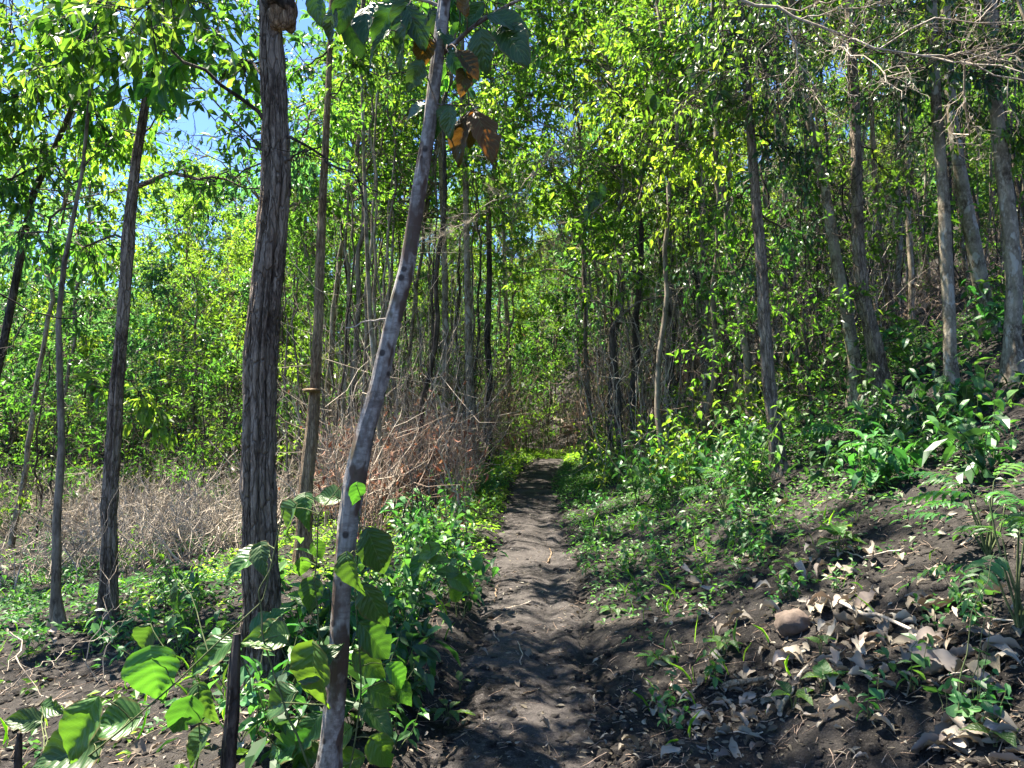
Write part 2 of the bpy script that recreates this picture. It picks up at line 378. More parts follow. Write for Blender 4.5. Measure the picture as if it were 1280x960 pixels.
# ------------------------------------------------------------------ trees
GOLD = 2.39996
def crown(rng, h, R, nl, leafL, lmat, bmat, r0=.05, prof='round', sub=6, twigs=5, lpt=9, tpl=LT2, up=.5, dens=1.0):
    """local origin at crown base -> (limbs mesh, leaf mesh)"""
    lead = curve([[0, 0, 0]], [[rng.normal(0, .12)*h*.3, rng.normal(0, .12)*h*.3, h]], 12, .06, rng)
    wood = MB(); v, q, _ = tubes(lead, np.linspace(r0, .008, 12)[None], 6); wood.add(v, q)
    t = (np.arange(nl)+rng.uniform(0, .6, nl))/nl
    p0 = np.stack([np.interp(t*.96*h, lead[0, :, 2], lead[0, :, k]) for k in range(3)], -1)
    az = np.arange(nl)*GOLD + rng.uniform(-.5, .5, nl)
    pr = {'round': np.sqrt(np.clip(1-(2*t-.85)**2*.75, .12, 1)), 'cone': 1.05-.85*t, 'bush': .45+.9*np.sin(np.pi*np.clip(t*.9+.12, 0, 1))}[prof]
    L = R*pr*rng.uniform(.65, 1.15, nl)
    el = (up*.6 + .7*t + rng.normal(0, .15, nl))
    d = np.stack([np.cos(az)*np.cos(el), np.sin(az)*np.cos(el), np.sin(el)], -1)
    lim = curve(p0, p0 + d*L[:, None], 7, .12, rng, sag=-.06)
    v, q, _ = tubes(lim, (r0*.42*(.4+.6*(1-t)))[:, None]*np.linspace(1, .25, 7)[None], 5); wood.add(v, q)
    # sub branches
    s = rng.uniform(.25, 1.0, (nl, sub)); idx = s*6; i0 = np.clip(idx.astype(int), 0, 5); fr = (idx-i0)[..., None]
    a = np.arange(nl)[:, None]
    q0 = lim[a, i0]*(1-fr) + lim[a, i0+1]*fr
    ld = unit(lim[a, i0+1]-lim[a, i0])
    sd = unit(ld*.8 + rng.normal(0, .62, (nl, sub, 3)))
    sl = (L[:, None]*.42*(1.15-s*.5)*rng.uniform(.6, 1.2, (nl, sub)))
    q0 = q0.reshape(-1, 3); sd = sd.reshape(-1, 3); sl = sl.reshape(-1)
    sb = curve(q0, q0 + sd*sl[:, None], 5, .12, rng, sag=.05)
    v, q, _ = tubes(sb, np.tile(np.linspace(.009, .003, 5), (len(sb), 1))*(r0/.05), 4); wood.add(v, q)
    m = len(sb); s2 = rng.uniform(.2, 1., (m, twigs)); idx = s2*4; i0 = np.clip(idx.astype(int), 0, 3); fr = (idx-i0)[..., None]; a = np.arange(m)[:, None]
    w0 = (sb[a, i0]*(1-fr) + sb[a, i0+1]*fr).reshape(-1, 3)
    wd = unit(sd.repeat(twigs, 0)*.6 + rng.normal(0, .6, (m*twigs, 3)))
    wl_ = rng.uniform(.15, .42, m*twigs)*(.5+leafL*5)
    tw = curve(w0, w0+wd*wl_[:, None], 4, .1, rng, sag=.1)
    v, q, _ = tubes(tw, np.tile(np.linspace(.0035, .0015, 4), (len(tw), 1)), 3); wood.add(v, q)
    # leaves
    n = int(len(tw)*lpt*dens); ti = rng.integers(0, len(tw), n) if dens != 1 else np.repeat(np.arange(len(tw)), lpt)
    n = len(ti)
    s3 = rng.uniform(.1, 1.05, n)*3; i0 = np.clip(s3.astype(int), 0, 2); fr = (s3-i0)[:, None]
    P = tw[ti, i0]*(1-fr) + tw[ti, i0+1]*fr
    D = unit(wd[ti]*.6 + rng.normal(0, .55, (n, 3)) + np.array([0, 0, -.45]))
    N = unit(rng.normal(0, .45, (n, 3)) + np.array([0, 0, 1.]))
    off = rng.uniform(0, 50); cn = fbm(P*1.5+off, 2); keep = cn + rng.normal(0, .05, n) > -.02
    P, D, N = P[keep], D[keep], N[keep]; n = len(P); clump = np.clip(cn[keep]*2.0+.3, 0, 1)
    lv = MB(); leaves(lv, P, D, N, leafL*rng.uniform(.65, 1.35, n), rng.uniform(.34, .5, n), np.clip(clump*.7+rng.uniform(0, .35, n), 0, 1), tpl)
    return wood.mesh('limbs', bmat), lv.mesh('crown', lmat)

r = rg(5)
CR = {}
CR['a'] = [crown(rg(20+k), 5.5, 1.9, 22, .105, M['leaf_bright'], M['bark_thin'], .045, 'round', 6, 5, 12) for k in range(3)]
CR['b'] = [crown(rg(30+k), 5.0, 2.5, 22, .12, M['leaf_mid'], M['bark_thin'], .055, 'round', 6, 5, 12) for k in range(2)]
CR['c'] = [crown(rg(40+k), 7.0, 2.4, 30, .125, M['leaf_cool'], M['bark_thin'], .055, 'bush', 6, 5, 12, up=.2) for k in range(2)]
CR['e'] = [crown(rg(60+k), 6.0, 2.2, 28, .115, M['leaf_bright'], M['bark_thin'], .05, 'bush', 6, 5, 12, up=.3) for k in range(1)]
CR['g'] = [crown(rg(65+k), 5.5, 2.1, 20, .19, M['leaf_cool'], M['bark_thin'], .05, 'round', 5, 4, 9, up=.3, tpl=LT4) for k in range(2)]
CR['f'] = [crown(rg(67+k), 5.5, 2.0, 26, .07, M['leaf_bright'], M['bark_thin'], .045, 'round', 7, 6, 14, up=.5) for k in range(1)]
CR['p'] = [crown(rg(85+k), 2.8, 1.0, 11, .10, [M['leaf_mid'], M['leaf_bright']][k], M['bark_thin'], .025, 'cone', 4, 4, 8) for k in range(2)]
CR['d'] = [crown(rg(50+k), 2.4, .95, 12, .085, [M['leaf_mid'], M['leaf_bright']][k % 2], M['bark_dark'], .016, 'bush', 4, 4, 6, up=.3) for k in range(3)]
CR['s'] = [crown(rg(55+k), 1.3, .75, 9, .075, [M['leaf_herb'], M['leaf_bright']][k], M['bark_dark'], .010, 'bush', 4, 4, 6, up=.2) for k in range(2)]

def trunk_mesh(rng, h, r0, r1, bend, mat, sides=9, n=16):
    P = curve([[0, 0, -.25]], [[rng.normal(0, bend), rng.normal(0, bend), h]], n, .02, rng); P[0, -1] = [0, 0, h]; P[0, 0] = [0, 0, -.25]
    z = np.clip(P[0, :, 2], 0, None)
    R = r0 + (r1-r0)*(z/h) + r0*.5*np.exp(-z/.15)
    v, q, (m_, n_, s_) = tubes(P, R[None], sides)
    c = P[0].repeat(sides, 0); v = c + (v-c)*(1+.35*fbm(v*np.array([14, 14, 3.]), 2))[:, None]
    mb = MB(); mb.add(v, q); return mb.mesh('trunk', mat)
TRK = [(h, trunk_mesh(rg(70+k), h, .065, .045, .12, [M['bark_thin'], M['bark_dark'], M['bark_grey'], M['bark_brown']][k % 4])) for k, h in enumerate((3.2, 4.0, 4.8, 3.6, 4.4, 2.6))]
TRK += [(h, trunk_mesh(rg(170+k), h, .036, .02, .12, [M['bark_thin'], M['bark_dark'], M['bark_grey']][k], 7)) for k, h in enumerate((5.2, 5.8, 6.4))]

def add_crown(root, kind, k, z, sc=1.0, rz=0.0, loc=None, wide=1.0):
    lm, cm = CR[kind][k % len(CR[kind])]
    for nm, me in (('limbs', lm), ('crown', cm)):
        o = obj(nm, me, root, loc if loc is not None else (0, 0, z)); o.scale = (sc*wide, sc*wide, sc); o.rotation_euler = (0, 0, rz)

# --- hero trees traced from base upward; (pixel x, pixel y, width in pixels); depth from the ground under the base
def bark_tube(pts, rad, sides, rings, flute=0.0, nf=7, rough=.10, seed=0, groove=None, flare=0.0):
    P = np.asarray(pts, float); rad = np.asarray(rad, float)
    s = np.concatenate([[0], np.cumsum(np.linalg.norm(np.diff(P, axis=0), axis=1))])
    t = np.linspace(0, s[-1], rings)
    # smooth interpolation (Catmull-like): linear then blur
    Q = np.stack([np.interp(t, s, P[:, k]) for k in range(3)], -1); Rr = np.interp(t, s, rad)
    kz = max(3, rings//(len(P)*3)); ker = np.hanning(kz+2)[1:-1]; ker /= ker.sum()
    for k in range(3):
        e = np.pad(Q[:, k], kz, mode='reflect', reflect_type='odd'); Q[:, k] = np.convolve(e, ker, 'same')[kz:-kz]
    v, q, _ = tubes(Q, Rr[None], sides)
    ang = np.tile(np.arange(sides)/sides*2*np.pi, rings); tt = t.repeat(sides)
    c = Q.repeat(sides, 0)
    k = 1 + flute*np.sin(nf*ang + 2.5*fbm(np.stack([tt*.8, tt*0, tt*0+seed], -1), 2) + seed)*.6 + flute*.8*fbm(np.stack([np.cos(ang)*1.6, np.sin(ang)*1.6, tt*.5+seed], -1), 2)
    k = k + rough*2*fbm(np.stack([np.cos(ang)*3.2, np.sin(ang)*3.2, tt*3.5+seed], -1), 3)
    k = k + rough*1.6*(np.abs(fbm(np.stack([np.cos(ang)*9, np.sin(ang)*9, tt*4+seed], -1), 3))*2-.3)
    if flare: k = k + flare*np.exp(-np.clip(tt-.25, 0, 9)/.12)*(.75+.5*np.sin(5*ang+seed))
    if groove:
        for (a0, z0, z1, dep, wd) in groove:
            da = np.abs((ang - a0 - .25*fbm(np.stack([tt*1.4, tt*0, tt*0+5], -1), 2)*4 + np.pi) % (2*np.pi) - np.pi)
            k = k - dep*np.exp(-(da/wd)**2)*sstep(z0-.15, z0+.1, tt)*(1-sstep(z1-.1, z1+.2, tt))
    v = c + (v-c)*k[:, None]
    return v, q, Q
def trace(pts, d=None, depths=None):
    b = pts[0]
    if d is None: d = hit(b[0], b[1])[1]
    P = []; Rr = []
    for k, (px, py, w) in enumerate(pts):
        dd = d + (depths[k] if depths else 0)
        P.append(at(px, py, dd)); Rr.append(w/2/F_PX*dd)
    return P, Rr, d
HERO = {}
def hero(key, name, label, pts, mat, d=None, clear=None, crown_k=None, sides=20, rings=90, flute=.06, rough=.08, cs=1.0, group=None, cat='tree', groove=None, nf=7, depths=None, cwide=1.0):
    P, Rr, d = trace(pts, d, depths); Rr = [x*{'spot': .70, 'main': .84, 'left2': .70, 'post': .8}.get(key, .70 if key[0] == 'r' else .76) for x in Rr]
    base = P[0].copy(); gz = H1(base[0], base[1])
    # root sits on the ground below/at the first point
    first = P[0].copy()
    if first[2] > gz + .02:
        P.insert(0, np.array([first[0], first[1], gz])); Rr.insert(0, Rr[0]*1.05)
    else: P[0][2] = gz
    P.insert(0, P[0] - np.array([0, 0, .25])); Rr.insert(0, Rr[0]*1.35); Rr[1] *= 1.2
    if clear:       # bare trunk goes on above the frame
        dirn = unit(P[-1]-P[-3]); up = unit(dirn*.5 + np.array([0, 0, 1.]))
        top = P[-1] + up*max(.3, (clear - P[-1][2]))
        P.append(P[-1]*.5+top*.5); Rr.append(Rr[-1]*.92); P.append(top); Rr.append(Rr[-1]*.85)
    root = empty(name, (P[1][0], P[1][1], gz))
    L = [p - P[1] + np.array([0, 0, P[1][2]-gz]) for p in P]
    v, q, Q = bark_tube(L, Rr, sides, rings, flute, nf, rough, len(pts)*1.7+pts[0][0]*.01, groove, 0 if cat == 'stump' else .3)
    mb = MB(); mb.add(v, q)
    mb.add(np.vstack([v[-sides:], v[-sides:].mean(0)]), [[i, (i+1) % sides, sides] for i in range(sides)])
    mb.build('trunk', mat, root)
    tag(root, label, cat, group)
    if crown_k: add_crown(root, crown_k[0], crown_k[1], 0, cs, crown_k[1]*1.3+pts[0][0]*.01, L[-1]-np.array([0, 0, .05]), cwide)
    HERO[key] = (root, np.array(P), d); return root

G_R = 'slender trees on the right-hand slope'
hero('main', 'tree', 'thickest brown tree with deep vertical cracks in fibrous bark, left of the trail',
     [(322, 868, 58), (327, 760, 50), (325, 690, 48), (322, 600, 47), (324, 480, 48), (328, 420, 48), (335, 330, 46), (346, 230, 42), (343, 130, 38), (339, 60, 37), (338, 0, 34)],
     M['bark_brown'], d=4.1, clear=6.2, crown_k=('b', 0), sides=80, rings=430, flute=.12, rough=.17,
     groove=[(2.8, 0.3, 3.1, .55, .10), (-2.75, .2, 2.4, .3, .08), (2.15, .4, 2.8, .3, .09), (-2.2, 1.2, 3.6, .28, .08), (3.1, 2.7, 4.6, .3, .09), (2.5, 1.8, 4.4, .2, .07)])
hero('left2', 'tree', 'upright brown tree with a split lower trunk and an arching side branch',
     [(134, 776, 30), (136, 700, 27), (136, 640, 26), (141, 560, 25), (146, 480, 24), (154, 400, 20), (160, 300, 21), (170, 200, 16), (180, 140, 15), (190, 80, 13), (200, 10, 11)],
     M['bark_brown'], clear=6.8, crown_k=('a', 0), sides=40, rings=260, flute=.12, rough=.16, cs=.75, groove=[(-2.9, .2, 2.3, .5, .14), (2.5, .4, 2.0, .3, .12)])
hero('left3', 'tree', 'thin crooked grey tree near the left edge with a dark knotted base',
     [(72, 786, 24), (70, 740, 15), (71, 650, 13), (77, 560, 11), (75, 480, 10), (73, 400, 9), (80, 330, 8), (92, 270, 7), (103, 215, 6)],
     M['bark_thin'], clear=5.0, sides=20, rings=160, flute=.1, rough=.12)
hero('left4', 'tree', 'slender dark tree slanting across the top left corner',
     [(-75, 790, 17), (-40, 620, 15), (2, 440, 13), (18, 360, 12), (30, 300, 13), (42, 240, 11), (66, 190, 10), (88, 140, 9), (112, 90, 8), (130, 50, 6)],
     M['bark_dark'], clear=5.6, crown_k=('a', 1), sides=20, rings=160, cs=.7)
hero('spot', 'tree', 'leaning pale grey trunk with brown blotches and big drooping leaves, nearest to the trail',
     [(408, 1012, 44), (414, 930, 38), (424, 820, 34), (427, 740, 32), (436, 650, 35), (444, 600, 40), (456, 545, 34), (474, 480, 31), (492, 400, 30), (510, 330, 29), (524, 240, 27), (537, 160, 25), (546, 80, 24), (556, 0, 23)],
     M['bark_spot'], clear=5.0, crown_k=('d', 0), sides=64, rings=420, flute=.05, rough=.09, cs=1.2, nf=3)
hero('mid6', 'tree', 'slim orange-brown tree standing just behind the thick cracked trunk',
     [(380, 655, 24), (383, 600, 22), (390, 540, 21), (394, 480, 17), (398, 400, 15), (401, 300, 14), (406, 200, 12), (411, 100, 10), (414, 30, 9)],
     M['bark_orange'], d=7.6, clear=7.5, crown_k=('a', 2), sides=32, rings=200, flute=.1, rough=.1, cs=.8, groove=[(3.0, .2, 2.2, .4, .15)])
hero('mid7', 'tree', 'very thin pale sapling between the slim orange-brown tree and the blotched trunk',
     [(476, 560, 8), (470, 480, 8), (463, 400, 8), (459, 320, 7), (455, 200, 6), (452, 90, 5)], M['bark_grey'], d=9.5, clear=7.0, crown_k=('e', 0), cs=.6, sides=12, rings=60)
hero('mid8', 'tree', 'left of two straight pale trunks behind the brown thicket',
     [(560, 570, 13), (557, 500, 12), (557, 420, 11), (556, 330, 10), (552, 220, 9), (548, 120, 8)], M['bark_grey'], d=15, clear=11.0, crown_k=('e', 0), cs=.9, sides=12, rings=60)
hero('mid9', 'tree', 'right of two straight pale trunks behind the brown thicket',
     [(590, 560, 16), (588, 500, 14), (586, 420, 13), (584, 330, 11), (582, 220, 10), (578, 120, 9)], M['bark_grey'], d=14, clear=10.0, crown_k=('a', 0), cs=.9, sides=12, rings=60)
hero('r9', 'tree', 'straight brown tree with splintered base at the edge of the dark bank',
     [(974, 592, 27), (968, 530, 24), (960, 470, 23), (955, 400, 21), (952, 330, 20), (945, 250, 18), (938, 160, 16), (931, 80, 14), (925, 10, 13)],
     M['bark_brown'], clear=6.6, crown_k=('e', 0), sides=32, rings=220, flute=.1, rough=.1, cs=.7, group=G_R, groove=[(3.0, .25, 1.3, .5, .2), (-2.5, .25, 1.0, .35, .15)])
hero('r10', 'tree', 'mossy grey tree curving left as it rises, touching the broad forked-looking trunk at its base',
     [(1073, 500, 28), (1068, 450, 22), (1058, 390, 21), (1046, 330, 20), (1032, 240, 17), (1020, 190, 15), (1008, 130, 14), (995, 60, 12), (988, 0, 11)],
     M['bark_grey'], clear=8.0, crown_k=('b', 1), sides=28, rings=200, flute=.05, rough=.1, cs=.75, group=G_R)
hero('r11', 'tree', 'broadest brown trunk on the slope with a wide ridged foot beside the mossy grey tree',
     [(1097, 496, 40), (1097, 450, 30), (1088, 410, 26), (1078, 370, 24), (1073, 310, 22), (1071, 240, 19), (1070, 170, 18), (1066, 90, 18), (1062, 10, 16)],
     M['bark_brown'], clear=8.0, crown_k=('b', 0), sides=36, rings=220, flute=.13, rough=.1, cs=.8, group=G_R, nf=5)
hero('r12', 'tree', 'straight lichen-grey tree right of the broadest brown trunk',
     [(1192, 505, 26), (1188, 450, 22), (1187, 400, 21), (1183, 330, 21), (1180, 250, 20), (1173, 170, 19), (1168, 90, 18), (1165, 0, 17)],
     M['bark_grey'], clear=7.4, crown_k=('e', 0), sides=28, rings=200, flute=.05, rough=.1, cs=.75, group=G_R)
hero('r13', 'tree', 'pale scaly tree leaning left higher up the slope, before the last tree on the right',
     [(1236, 415, 32), (1228, 370, 27), (1220, 320, 25), (1208, 260, 23), (1196, 190, 20), (1188, 120, 18), (1184, 40, 16)],
     M['bark_grey'], clear=9.0, crown_k=('b', 1), sides=28, rings=160, flute=.05, rough=.12, cs=.8, group=G_R)
hero('r14', 'tree', 'scaly brown-grey tree closest to the right edge of the picture',
     [(1268, 472, 34), (1266, 420, 28), (1268, 350, 27), (1262, 280, 27), (1252, 200, 25), (1244, 120, 23), (1240, 40, 22), (1238, 0, 21)],
     M['bark_grey'], clear=7.2, crown_k=('c', 0), sides=28, rings=200, flute=.06, rough=.14, cs=.6, group=G_R)
hero('r15', 'tree', 'thin tan tree just right of the broadest brown trunk',
     [(1120, 420, 15), (1110, 360, 12), (1100, 300, 11), (1094, 230, 9), (1090, 150, 8)], M['bark_orange'], clear=9.5, crown_k=('a', 1), sides=12, rings=80, cs=.7, group=G_R)
hero('r16', 'tree', 'pale tan trunk behind the straight brown tree at the bank edge',
     [(930, 505, 14), (924, 450, 12), (920, 380, 12), (916, 300, 10), (911, 200, 9), (908, 120, 8)], M['bark_grey'], clear=9., crown_k=('a', 2), sides=12, rings=80, cs=.8, group=G_R)
hero('r17', 'tree', 'dark thin sapling forking low, left of the straight brown tree at the bank edge',
     [(902, 520, 9), (897, 470, 7), (885, 420, 7), (872, 360, 6), (862, 310, 5)], M['bark_dark'], clear=4.5, crown_k=('d', 1), sides=10, rings=60, group=G_R)
hero('r18', 'tree', 'dark thin sapling right of the straight brown tree at the bank edge',
     [(1008, 500, 7), (1000, 440, 6), (996, 380, 6), (985, 330, 5), (965, 290, 4)], M['bark_dark'], clear=4.5, crown_k=('d', 2), sides=10, rings=60, group=G_R)
hero('r19', 'tree', 'slender dark tree standing by the leafy bank right above the far end of the trail',
     [(848, 520, 12), (848, 440, 11), (842, 350, 10), (840, 260, 9), (838, 160, 8)], M['bark_thin'], clear=8.5, crown_k=('e', 0), sides=12, rings=80, cs=.8, group=G_R)
hero('r20', 'tree', 'thin leaning trunk above the leafy bank near the far trail end',
     [(866, 510, 10), (858, 440, 9), (850, 380, 8), (826, 320, 7), (820, 240, 6)], M['bark_thin'], clear=7.5, crown_k=('a', 0), sides=12, rings=80, cs=.7, group=G_R)

# --- background trees
SKY_HOLE = (118, 40, 335, 214)
def blocks_sky(x, y, z0, z1, rad):
    px0, py1, _ = proj(np.array([x-rad, y, z0])); px1, py0, _ = proj(np.array([x+rad, y, z1]))
    return px1 > SKY_HOLE[0]+25 and px0 < SKY_HOLE[2]-35 and py0 < SKY_HOLE[3] and py1 > SKY_HOLE[1]
placed = [tuple(HERO[k][1][1][:2]) for k in HERO]
def free(x, y, md):
    return all((x-a)**2+(y-b)**2 > md*md for a, b in placed)
protos = {}
def bg_tree(x, y, rng, kind, ck, hk, sc, thick, label, group, name='tree'):
    h, tm = TRK[hk]
    root = empty(name, (x, y, H1(x, y)), rng.uniform(0, 6.28))
    root.rotation_euler = (rng.normal(0, .05), rng.normal(0, .05), rng.uniform(0, 6.28)); root.scale = (sc, sc, sc)
    o = obj('trunk', tm, root); o.scale = (thick, thick, 1)
    add_crown(root, kind, ck, h-.1)
    tag(root, label, 'tree', group); return root
LIT = [(1.15, 19.3, 1.25), (-4.5, 10.5, 1.9), (-6.5, 13, 1.5), (-9, 15, 1.5), (-3.6, 8, 1.), (-6.5, 9.5, 1.), (.2, 8, .1), (7, 15, .6), (-1.6, 11, .8), (9, 16, 1.)]
def lit_block(x, y, z0, z1, rad, n=99):      # natural openings in the canopy: no tree grows where it would shade these clearings
    for (a, b, r0) in LIT[:n]:
        g = H1(a, b)
        for hh in np.linspace(z0-g, z1-g, 6):
            if hh <= 0: continue
            q = hh/math.tan(SUN_EL)
            if math.hypot(a+math.sin(SUN_AZ)*q-x, b+math.cos(SUN_AZ)*q-y) < rad*.8+r0: return True
    return False
rb = rg(99); cnt = 0
# taller trees whose crowns close the canopy over the upper part of the view: pixel x of the stem, depth, crown kind, scale
for (px, y, kind, hk, sc) in ((20, 13, 'e', 2, 1.0), (70, 19, 'g', 4, 1.15), (-60, 11, 'b', 4, 1.0), (345, 15, 'b', 4, 1.25), (398, 18.5, 'g', 2, 1.4), (432, 14, 'f', 4, 1.2), (500, 17, 'e', 4, 1.35), (545, 21, 'b', 2, 1.6),
                              (610, 16.5, 'e', 1, 1.35), (655, 22, 'g', 2, 1.6), (640, 27, 'e', 2, 1.9), (735, 18, 'e', 0, 1.3), (790, 13.5, 'f', 1, 1.15), (760, 24, 'b', 4, 1.5), (830, 15, 'e', 0, 1.2), (880, 12, 'b', 2, 1.0),
                              (905, 18, 'e', 3, 1.2), (985, 13, 'a', 2, 1.1), (1030, 17, 'b', 1, 1.2), (1130, 13, 'f', 2, 1.1), (1150, 18, 'e', 1, 1.2), (1215, 14.5, 'b', 2, 1.0), (1300, 12, 'e', 1, .9), (560, 30, 'g', 4, 2.0), (470, 26, 'e', 2, 1.8),
                              (110, 24, 'g', 1, .95), (225, 24, 'c', 5, .72), (280, 20, 'g', 5, .75), (165, 30, 'b', 0, .9), (182, 27, 'g', 4, 1.12), (228, 26, 'e', 4, 1.08), (268, 28, 'g', 4, 1.15), (130, 22, 'e', 0, 1.1), (205, 40, 'e', 4, 1.5), (250, 42, 'g', 4, 1.6)):
    x = at(px, 500, y)[0]; z = H1(x, y)
    if lit_block(x, y, z+TRK[hk][0]*sc, z+(TRK[hk][0]+5.5)*sc, 1.4*sc, 1): continue
    placed.append((x, y)); cnt += 1
    bg_tree(x, y, rb, kind, int(rb.integers(3)), hk, sc, rb.uniform(.55, 1.0), 'tall tree', 'tall trees closing the canopy')
regions = [
    (44, .10, .80, 9, 19, 'p', (.8, 1.15), .55, 'slim pole-like young tree above the right bank', 'slim young trees above the right bank'),
    (34, -.30, .12, 10.5, 22, 'p', (.9, 1.25), .6, 'slim pole-like young tree behind the dead stems', 'slim young trees behind the brown thicket'),  # n, xmin/y, xmax/y, ymin, ymax, kinds, (scale), min dist, label, group
    (26, .12, .85, 10, 20, 'aabef', (.9, 1.3), 1.3, 'slender tree among the thin trunks above the right bank', 'thin trees above the right bank'),
    (42, .05, .9, 20, 42, 'abefge', (.9, 1.45), 2.1, 'leafy tree high in the dense wood on the right slope', 'dense wood on the right slope'),
    (17, -.30, .12, 16, 25, 'aab', (.9, 1.3), 1.5, 'thin tree in the dark thicket behind the end of the trail', 'trees behind the end of the trail'),
    (36, -.35, .15, 25, 46, 'acegbf', (1.0, 1.5), 2.3, 'tall leafy tree far behind the end of the trail', 'tall trees far behind the trail'),
    (54, -.9, -.28, 17, 30, 'ccgaeg', (.55, .85), 1.6, 'bushy green tree beyond the clearing of dry brush on the left', 'bushy trees beyond the left clearing'),
    (50, -.95, -.25, 30, 52, 'cgebf', (.7, 1.1), 2.4, 'distant green tree on the far side of the left valley', 'distant trees across the left valley'),
    (13, -.22, .20, 9.5, 16, 'aab', (1.25, 1.6), 1.3, 'tall thin tree among the dead stems left of the trail', 'tall thin trees in the brown thicket'),
    (7, -.75, -.57, 9, 15, 'aab', (1.05, 1.4), 1.5, 'tall tree at the far left edge', 'tall trees at the far left'),
    (8, -.62, -.30, 9.5, 16, 'a', (.75, 1.0), 1.6, 'thin tree growing out of the dry brush on the left', 'thin trees in the left clearing'),
]
for (n, a0, a1, y0, y1, kinds, (s0, s1), md, lab, grp) in regions:
    k = 0; tries = 0
    while k < n and tries < n*40:
        tries += 1
        y = math.sqrt(rb.uniform(y0*y0, y1*y1)); x = y*rb.uniform(a0, a1) + rb.normal(0, .3)
        if abs(x-path_x(y)) < (1.3 if y < 24 else .6): continue
        if not free(x, y, md): continue
        sc = rb.uniform(s0, s1); kind = kinds[int(rb.integers(len(kinds)))]
        hk = (6+int(rb.integers(3))) if kind == 'p' else int(rb.integers(6)) if kind != 'c' else 5
        hgt = (TRK[hk][0] + {'a': 5.5, 'b': 5, 'c': 7, 'e': 6, 'g': 5.5, 'f': 5.5, 'p': 2.8}[kind])
        z = H1(x, y)
        while blocks_sky(x, y, z+TRK[hk][0]*sc, z+hgt*sc, 1.9*sc) and sc > .42: sc *= .9
        if blocks_sky(x, y, z+TRK[hk][0]*sc, z+hgt*sc, 1.9*sc): continue
        if lit_block(x, y, z+TRK[hk][0]*sc, z+hgt*sc, (1.7 if kind != 'p' else .6)*sc): continue
        placed.append((x, y))
        bg_tree(x, y, rb, kind, int(rb.integers(3)), hk, sc, rb.uniform(.45, 1.1) if kind != 'p' else rb.uniform(.7, 1.3), lab, grp); k += 1
    cnt += k
print('bg trees', cnt)

# --- saplings and bushes
G_B = 'leafy bushes under the trees'
rs = rg(123)
breg = [(34, .10, .75, 8, 20, 'd', (.6, 1.2), 'small leafy sapling under the thin trees of the right slope', 'saplings under the right slope trees'),
        (26, -.16, .06, 15, 30, 'd', (.8, 1.5), 'leafy sapling in the shade around the end of the trail', 'saplings around the end of the trail'),
        (44, -.85, -.22, 12, 26, 'd', (.8, 1.5), 'bright leafy bush at the far edge of the dry brush on the left', 'bushes at the edge of the left clearing'),
        (24, -.2, .5, 20, 34, 'd', (1.0, 1.9), 'understorey bush deep among the trees', 'understorey bushes deep in the wood')]
for (n, a0, a1, y0, y1, kd, (s0, s1), lab, grp) in breg:
    for _ in range(n):
        y = math.sqrt(rs.uniform(y0*y0, y1*y1)); x = y*rs.uniform(a0, a1)
        if abs(x-path_x(y)) < 1.1 and y < 23: continue
        root = empty('bush', (x, y, H1(x, y)-.03)); root.rotation_euler = (0, 0, rs.uniform(0, 6.28)); sc = rs.uniform(s0, s1); root.scale = (sc, sc, sc)
        add_crown(root, kd, int(rs.integers(3)), 0); tag(root, lab, 'bush', grp)

# --- far wood: one mass on the hills behind
def far_wood():
    rr = rg(7); mb = MB(); n = 400
    th = rr.uniform(R_(-44), R_(44), n); d = rr.uniform(46, 85, n)
    cx = d*np.sin(th); cy_ = d*np.cos(th)
    h = rr.uniform(7, 12, n); z0 = H(cx, cy_)
    for i in range(n):
        hh = h[i]
        for _ in range(6):
            px, py, _z = proj(np.array([cx[i], cy_[i], z0[i]+hh]))
            if SKY_HOLE[0]-30 < px < SKY_HOLE[2]+20 and py < SKY_HOLE[3]+8: hh *= .8
        m = 240; u = unit(rr.normal(0, 1, (m, 3)))*(rr.uniform(.5, 1, m)**.5)[:, None]
        k = 1+.5*fbm(u*2.2+i, 2)
        P = u*k[:, None]*np.array([2.4, 2.4, hh*.42]) + np.array([cx[i], cy_[i], z0[i]+hh*.45])
        D = unit(u + rr.normal(0, .6, (m, 3)) + np.array([0, 0, -.4])); N = unit(rr.normal(0, .5, (m, 3)) + np.array([0, 0, 1.]))
        leaves(mb, P, D, N, rr.uniform(.38, .75, m), .5, np.clip(rr.uniform(0, 1, m)*.6+.4*(k-.6), 0, 1))
    tag(mb.build('distant_forest', M['leaf_cool']), 'distant forest covering the hills behind everything', None, None, 'stuff')
far_wood()

